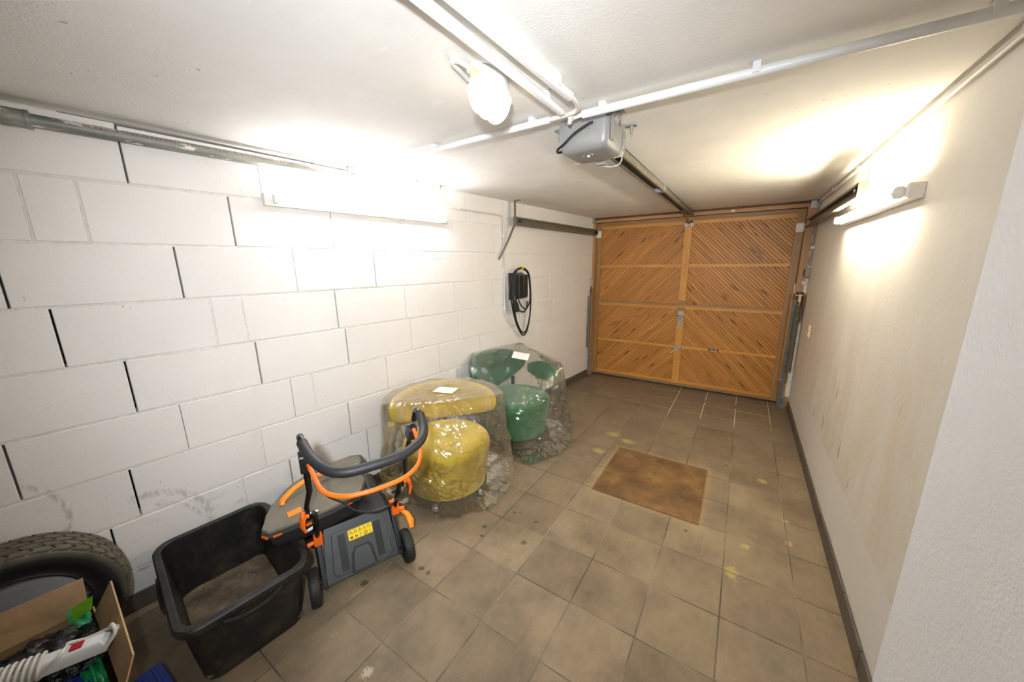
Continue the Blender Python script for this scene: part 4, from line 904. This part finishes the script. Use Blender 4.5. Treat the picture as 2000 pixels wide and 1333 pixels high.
# grass catcher lying on top of the mower deck, over the tub corner
gc = thing('grass_catcher', 'grey lidded grass catcher with orange handle lying on the mower', 'grass catcher', (.35,-1.1,.31), 0)
LT = [(.353,-1.375),(.30,-1.345),(.24,-1.293),(.185,-1.225),(.148,-1.165),(.125,-1.09),(.112,-1.0),(.118,-.92),(.15,-.80),(.19,-.775),(.255,-.80),(.275,-.835),(.262,-.87),(.275,-.905),(.33,-.93),(.36,-.91),(.40,-.895),(.44,-.905),(.468,-.935),(.53,-1.0),(.525,-1.03),(.515,-1.13),(.49,-1.22),(.46,-1.32),(.43,-1.39),(.39,-1.40)]
def tilt(x, y): return .02*(x-.35)*0 
lid = part('lid', MB().prism(LT, .425, .447), M['dusty'], gc, W=True, bev=.007, bseg=3)
part('lid_rim', MB().prism([(.33+(x-.33)*1.015, -1.1+(y+1.1)*1.012) for x,y in LT], .407, .425), M['anthracite'], gc, W=True, bev=.004)
part('fabric_bag', MB().add([(x,y,z) for z,k in ((.407,.95),(.37,.93),(.335,.86),(.312,.76)) for x,y in [(.345+(px-.345)*k+.01*noise.noise(Vector((px*20,py*20,z*30))), -1.09+(py+1.09)*k+.01*noise.noise(Vector((px*20,py*20,z*30+9)))) for px,py in LT]], [(i*len(LT)+k,i*len(LT)+(k+1)%len(LT),(i+1)*len(LT)+(k+1)%len(LT),(i+1)*len(LT)+k) for i in range(3) for k in range(len(LT))]+[list(range(len(LT))),[3*len(LT)+k for k in range(len(LT))]]), M['fabric_bk'], gc, W=True, ang=60)
part('care_tag', MB().prism([(0,0),(.03,.008),(.032,.022),(.002,.014)], 0, .002, Matrix.Translation((.505,-1.27,.385)) @ Matrix.Rotation(1.2,4,'Z') @ Matrix.Rotation(PI/2.4,4,'X')), M['white_pl'], gc, W=True)
part('carry_handle', MB().tube(cr([(.292,-1.268,.447),(.282,-1.255,.465),(.262,-1.19,.485),(.255,-1.12,.492),(.262,-1.045,.487),(.282,-.985,.468),(.29,-.97,.447)],6), .0135, 10, flat=.7), M['orange2'], gc, W=True, label='orange carrying handle')
part('level_flap', MB().prism([(.375,-1.285),(.415,-1.295),(.425,-1.235),(.385,-1.225)], .446, .451), M['orange2'], gc, W=True, bev=.001, label='orange level indicator flap')
for (x,y,a) in ((.447,-1.36,1.25),(.415,-1.40,.2),(.498,-1.245,1.35),(.524,-1.06,1.5),(.51,-.985,2.2)):
    part('clip_tab', MB().box(-.017,.017,-.003,.003,.411,.420,Matrix.Translation((x,y,0)) @ Matrix.Rotation(a,4,'Z')), M['orange'], gc, W=True)
part('mouth_frame', MB().tube([(.12,-.86,.425),(.14,-.80,.43),(.18,-.765,.43),(.25,-.785,.425),(.285,-.83,.41),(.40,-.87,.36),(.44,-.88,.33)], .010, 8), M['anthracite'], gc, W=True)
part('mouth_panel', MB().add([(.13,-.83,.43),(.255,-.80,.43),(.43,-.865,.31),(.33,-.93,.31),(.27,-.90,.43)],[(0,1,2,3,4)]), M['dusty'], gc, W=True, solid=.006)

# ------------------------------------------------------------------ black tub
tb = thing('mortar_tub', 'large black rectangular plastic tub with dried dirt inside', 'tub', (.249,-1.489,0), math.radians(-6.5))
def rr_(hx,hy,r,z): return [(x,y,z) for x,y in rrect(hx,hy,r,7)]
outr = [rr_(.265,.160,.05,.004),rr_(.278,.170,.055,.0),rr_(.288,.178,.06,.012),rr_(.305,.195,.065,.16),rr_(.318,.207,.07,.28),rr_(.322,.211,.075,.284),rr_(.338,.227,.078,.286),rr_(.343,.232,.08,.300),rr_(.342,.231,.08,.314),rr_(.337,.226,.078,.321),rr_(.318,.209,.068,.323),rr_(.312,.203,.062,.318),rr_(.300,.191,.055,.17),rr_(.284,.174,.05,.03),rr_(.272,.164,.045,.02)]
n = len(outr[0]); mb = MB().add([p for r in outr for p in r], [(i*n+k,i*n+(k+1)%n,(i+1)*n+(k+1)%n,(i+1)*n+k) for i in range(len(outr)-1) for k in range(n)]+[list(range(n)),[(len(outr)-1)*n+k for k in range(n)]])
bd = part('body', mb, M['tub'], tb, ang=27)
part('grip_lip', MB().tube(cr([(-.12,-.230,.288),(-.06,-.235,.27),(.0,-.236,.265),(.06,-.235,.27),(.12,-.230,.288)],5), .008, 8), M['tub'], bd)
part('grip_lip', MB().tube(cr([(.340,-.10,.288),(.346,-.05,.270),(.347,.0,.265),(.346,.05,.270),(.340,.10,.288)],5), .008, 8), M['tub'], bd)
part('dried_dirt', MB().grid(lambda u,v: ((u-.5)*.564, (v-.5)*.343, .034+.008*noise.noise(Vector((u*9,v*7,2)))-.0*u), 24, 16), M['dirt'], tb, label='layer of dried brown dirt on the tub floor', solid=.003)

# ------------------------------------------------------------------ tyre leaning on the wall
ty = thing('car_tyre', 'worn car tyre without rim standing against the white block wall', 'tyre', LW(.105,-2.05,0), -WA)
RO = .295; zc_ = RO; wdt = .165; ns = 144
prof = []
for k in range(37):                             # across the carcass, from inner bead round the tread to the other bead
    s = -1+2*k/36
    prof.append(s)
vs = []; gv = []
for i in range(ns):
    a = 2*PI*i/ns
    for s in prof:
        e = abs(s)
        if e < .62:                             # tread
            x = s/.62*wdt*.44; r = RO-.006*(e/.62)**2
            gr = .0085
            r -= gr
        else:                                   # sidewall down to the bead
            q = (e-.62)/.38; x = math.copysign(wdt*(.44+.10*math.sin(PI*min(1,q*1.25)) - .06*q), s); r = RO-.006-q*.098-.01*math.sin(q*PI)*0
            if q < .12: r -= .004*(1 if (a*72/(2*PI))%1 < .3 else 0)
        vs.append((x, r*math.cos(a), zc_+r*math.sin(a))); gv.append(1.0 if e < .6 else 0.0)
m_ = len(prof)
fs = [(i*m_+k,i*m_+k+1,((i+1)%ns)*m_+k+1,((i+1)%ns)*m_+k) for i in range(ns) for k in range(m_-1)]
# inner liner
vi = len(vs)
for i in range(ns):
    a = 2*PI*i/ns
    for x,r in ((wdt*.36,.186),(wdt*.30,.23),(0,.275),(-wdt*.30,.23),(-wdt*.36,.186)): vs.append((x, r*math.cos(a), zc_+r*math.sin(a)))
fs += [(vi+i*5+k,vi+i*5+k+1,vi+((i+1)%ns)*5+k+1,vi+((i+1)%ns)*5+k) for i in range(ns) for k in range(4)]
mt = MB().add([(x,y,z-zc_) for x,y,z in vs], fs)
tyb = part('carcass', mt, M['tyre'], ty, ang=30, loc=(0,0,zc_))
at = tyb.data.attributes.new('groove_dust', 'FLOAT', 'POINT'); at.data.foreach_set('value', gv+[0.0]*(len(tyb.data.vertices)-len(gv)))
tr = MB(); npit = 34
for k in range(npit):
    for ri,(xa,xb,sl) in enumerate(((-.0735,-.045,.5),(-.041,-.0155,-.42),(-.0115,.0115,.5),(.0155,.041,-.42),(.045,.0735,.5))):
        ph = k+(.5 if ri%2 else 0); seg = 4; vs_ = []
        for side in (0,1):
            for q in range(seg+1):
                x = xa+(xb-xa)*q/seg; zz = sl*(abs(q/seg-.5)-.25)*.9
                a = 2*PI*(ph+zz+(.08 if side == 0 else .92))/npit
                for dr,kk in ((-.0095,1.0),(0,.93)):
                    am = 2*PI*(ph+zz+.5)/npit; xm = (xa+xb)/2
                    aa = am+(a-am)*kk; xx = xm+(x-xm)*kk; r = RO-.006*(abs(xx)/(wdt*.44))**2+dr
                    vs_.append((xx, r*math.cos(aa), r*math.sin(aa)))
        m2 = 2*(seg+1); fs_ = []
        for q in range(seg):
            A0,A1,B0,B1 = 2*q,2*q+2,m2+2*q,m2+2*q+2
            fs_ += [(A0+1,A1+1,B1+1,B0+1),(A0,A1,A1+1,A0+1),(B0,B0+1,B1+1,B1)]
        fs_ += [(0,1,m2+1,m2),(m2-2,2*m2-2,2*m2-1,m2-1)]
        tr.add(vs_, fs_)
part('tread_blocks', tr, M['tyre'], ty, ang=40, loc=(0,0,zc_), stuff=True)
part('bead_ring', MB().tube([(wdt*.385,.190*math.cos(a),.190*math.sin(a)) for a in [q*PI/40 for q in range(80)]], .009, 8, closed=True).tube([(wdt*.49,.262*math.cos(a),.262*math.sin(a)) for a in [q*PI/40 for q in range(80)]], .003, 6, closed=True), M['black_rub'], ty, loc=(0,0,zc_))

# ------------------------------------------------------------------ cardboard box and what lies in it
bx = thing('cardboard_box', 'open cardboard box full of bags and cable in the front left corner', 'box', (.33,-2.10,0), 0)
def sheet3(a, b, c, d, th=.005):
    a,b,c,d = map(Vector,(a,b,c,d)); n_ = (b-a).cross(d-a).normalized()*th
    return MB().add([a,b,c,d,a+n_,b+n_,c+n_,d+n_],[(0,3,2,1),(4,5,6,7),(0,1,5,4),(1,2,6,5),(2,3,7,6),(3,0,4,7)])
part('bottom_panel', MB().box(.07,.60,-2.42,-1.885,.002,.008), M['card'], bx, W=True, smooth=False)
part('back_panel', sheet3((.075,-1.885,.005),(.03,-2.42,.005),(.03,-2.42,.30),(.075,-1.885,.30)), M['card'], bx, W=True, smooth=False)
part('back_flap', sheet3((.078,-1.893,.30),(.032,-2.42,.30),(-.005,-2.36,.425),(.055,-1.885,.425)), M['card'], bx, W=True, smooth=False)
part('side_panel', sheet3((.07,-1.88,.005),(.60,-1.885,.005),(.60,-1.885,.30),(.075,-1.88,.30)), M['card'], bx, W=True, smooth=False)
part('side_flap', sheet3((.12,-1.88,.30),(.60,-1.885,.30),(.58,-1.845,.39),(.16,-1.825,.42)), M['card'], bx, W=True, smooth=False)
part('front_panel', MB().box(.597,.602,-2.42,-1.885,.005,.30), M['card'], bx, W=True, smooth=False)
def blob(cx,cy,cz,sx,sy,sz,seed,amp=.35,nu=48,nv=26):
    def f(u,v):
        d = Vector((math.cos(2*PI*u)*math.sin(PI*v), math.sin(2*PI*u)*math.sin(PI*v), -math.cos(PI*v)))
        k = 1+amp*(abs(noise.noise(d*2.2+Vector((seed,0,0))))*1.2-.3+.35*noise.noise(d*6+Vector((0,seed,0)))+.2*abs(noise.noise(d*12)))
        return (cx+d.x*sx*k, cy+d.y*sy*k, cz+d.z*sz*k)
    return MB().grid(f, nu, nv, True)
tag(part('black_bag', blob(.235,-2.03,.255,.125,.165,.10,4.2,.3,72,40), M['bag'], loc=(.22,-2.08,.1), W=True, ang=25), 'crumpled shiny black plastic bag inside the cardboard box', 'plastic bag')
gb = thing('green_bag', 'crumpled green plastic bag poking out of the cardboard box corner', 'plastic bag', (.2,-1.93,.2))
part('bag_body', MB().grid(lambda u,v: (.07+.14*u+.005*noise.noise(Vector((u*4,v*4,1))), -1.945+.05*v+.006*noise.noise(Vector((u*9,v*6,4))), .325+.04*math.sin(PI*u*.9)*(.4+.6*v)+.010*noise.noise(Vector((u*4,v*3,9)))), 40, 20), M['bag_green'], gb, W=True, ang=60)
part('bag_tip', MB().grid(lambda u,v: (.165+.055*u-.02*v, -1.94+.05*u+.012*v, .34+.045*u+.04*v+.004*noise.noise(Vector((u*9,v*9,3)))), 8, 5), M['bag_lime'], gb, W=True, label='lime green corner of the bag')
part('bag_tail', MB().grid(lambda u,v: (.30+.24*u+.012*noise.noise(Vector((u*6,v*5,2))), -1.955+.05*v, .27-.04*u+.03*noise.noise(Vector((u*5,v*5,7)))), 30, 12), M['bag_green'], gb, W=True)
# power strip wound with its cable
ps = thing('power_strip', 'white power strip wound with its own cable on the black bag', 'power strip', (.335,-2.025,.36), math.radians(66))
part('strip_body', MB().add([(x,y,z) for z,k in ((-.02,1),(.008,1),(.022,.72)) for x,y in ((-.2*(1 if k==1 else .96),-.028*k),(.16*(1 if k==1 else .93),-.028*k),(.16*(1 if k==1 else .93),.028*k),(-.2*(1 if k==1 else .96),.028*k))], [(0,3,2,1),(8,9,10,11)]+[(i*4+k,i*4+(k+1)%4,(i+1)*4+(k+1)%4,(i+1)*4+k) for i in range(2) for k in range(4)]), M['white_pl'], ps, bev=.004)
part('rocker_switch', MB().box(.075,.105,-.014,.014,.0215,.027), M['red'], ps, bev=.003, label='red rocker switch')
for x in (-.15,-.09,-.03): part('socket', MB().cyl((x,0,.02),(x,0,.0235),.017,seg=20), M['grey_pl'], ps)
wp = []
for q in range(10*14+1):
    a = 2*PI*q/14; wp.append((-.13+.15*q/(10*14)+.01*math.sin(a), .037*math.cos(a), .002+.033*math.sin(a)))
wp = [(.168,-.02,.01),(.185,.0,.03),(.17,.03,.02),(.10,.034,.01),(.03,.036,.0),(-.08,.038,.0)]+wp
part('wound_cable', MB().tube(cr(wp,2), .0052, 8), M['white_cable'], ps)
part('cable_loop', MB().tube(cr([(.02,-.036,.0),(.06,-.03,.032),(.07,.0,.036),(.06,.034,.02),(.10,.036,.01),(.15,.03,.02),(.175,.005,.05),(.185,-.02,.03),(.16,-.034,.0)],6), .0052, 8), M['white_cable'], ps)
part('cable_tail', MB().tube(cr([(-.13,-.037,.0),(-.17,-.02,.03),(-.2,.02,.02),(-.22,.06,.0),(-.26,.05,.0)],6), .0052, 8), M['white_cable'], ps)
cb_ = thing('carton', 'small brown carton lying inside the box under the power strip', 'carton', (.46,-1.98,.2), math.radians(20))
part('carton_body', MB().box(-.10,.09,-.06,.045,-.19,.055), M['card'], cb_, bev=.002)
part('carton_lid', MB().box(-.10,.04,-.06,.045,.056,.06), M['card'], cb_, bev=.001)
tag(part('blue_wrapper', blob(.40,-2.0,.235,.09,.06,.045,8.0,.3,24,14), M['blue'], loc=(.4,-2,.2), W=True, ang=30), 'dark blue wrapper beside the carton in the cardboard box', 'wrapper')
bb = thing('blue_crate', 'blue plastic crate on the floor between the box and the tub', 'crate', (.38,-1.815,0), math.radians(2))

part('crate_body', MB().prism(rrect(.075,.035,.02,5), .0, .075, Matrix.Translation((.03,0,0)), 1.06), M['blue'], bb, bev=.004)
part('crate_rim', MB().prism(rrect(.085,.042,.024,5), .075, .088, Matrix.Translation((.03,0,0))), M['blue'], bb, bev=.004)
part('crate_ridge', MB().box(-.03,.06,-.02,-.008,.088,.094).box(-.03,.06,.008,.02,.088,.094), M['blue'], bb, bev=.002)

# ------------------------------------------------------------------ kinds that repeat
GROUPS = {'swivel_armchair': 'felt armchairs under film', 'plastic_cover': 'film covers on the armchairs', 'paper_sheet': 'printed sheets on the film',
          'conduit': 'conduits on ceiling and walls', 'fluorescent_lamp': 'fluorescent battens on the walls', 'door_track': 'guide tracks of the garage door', 'spring_assembly': 'springs of the garage door'}
for o in S.objects:
    g = GROUPS.get(o.name.split('.')[0])
    if g and not o.parent: o['group'] = g
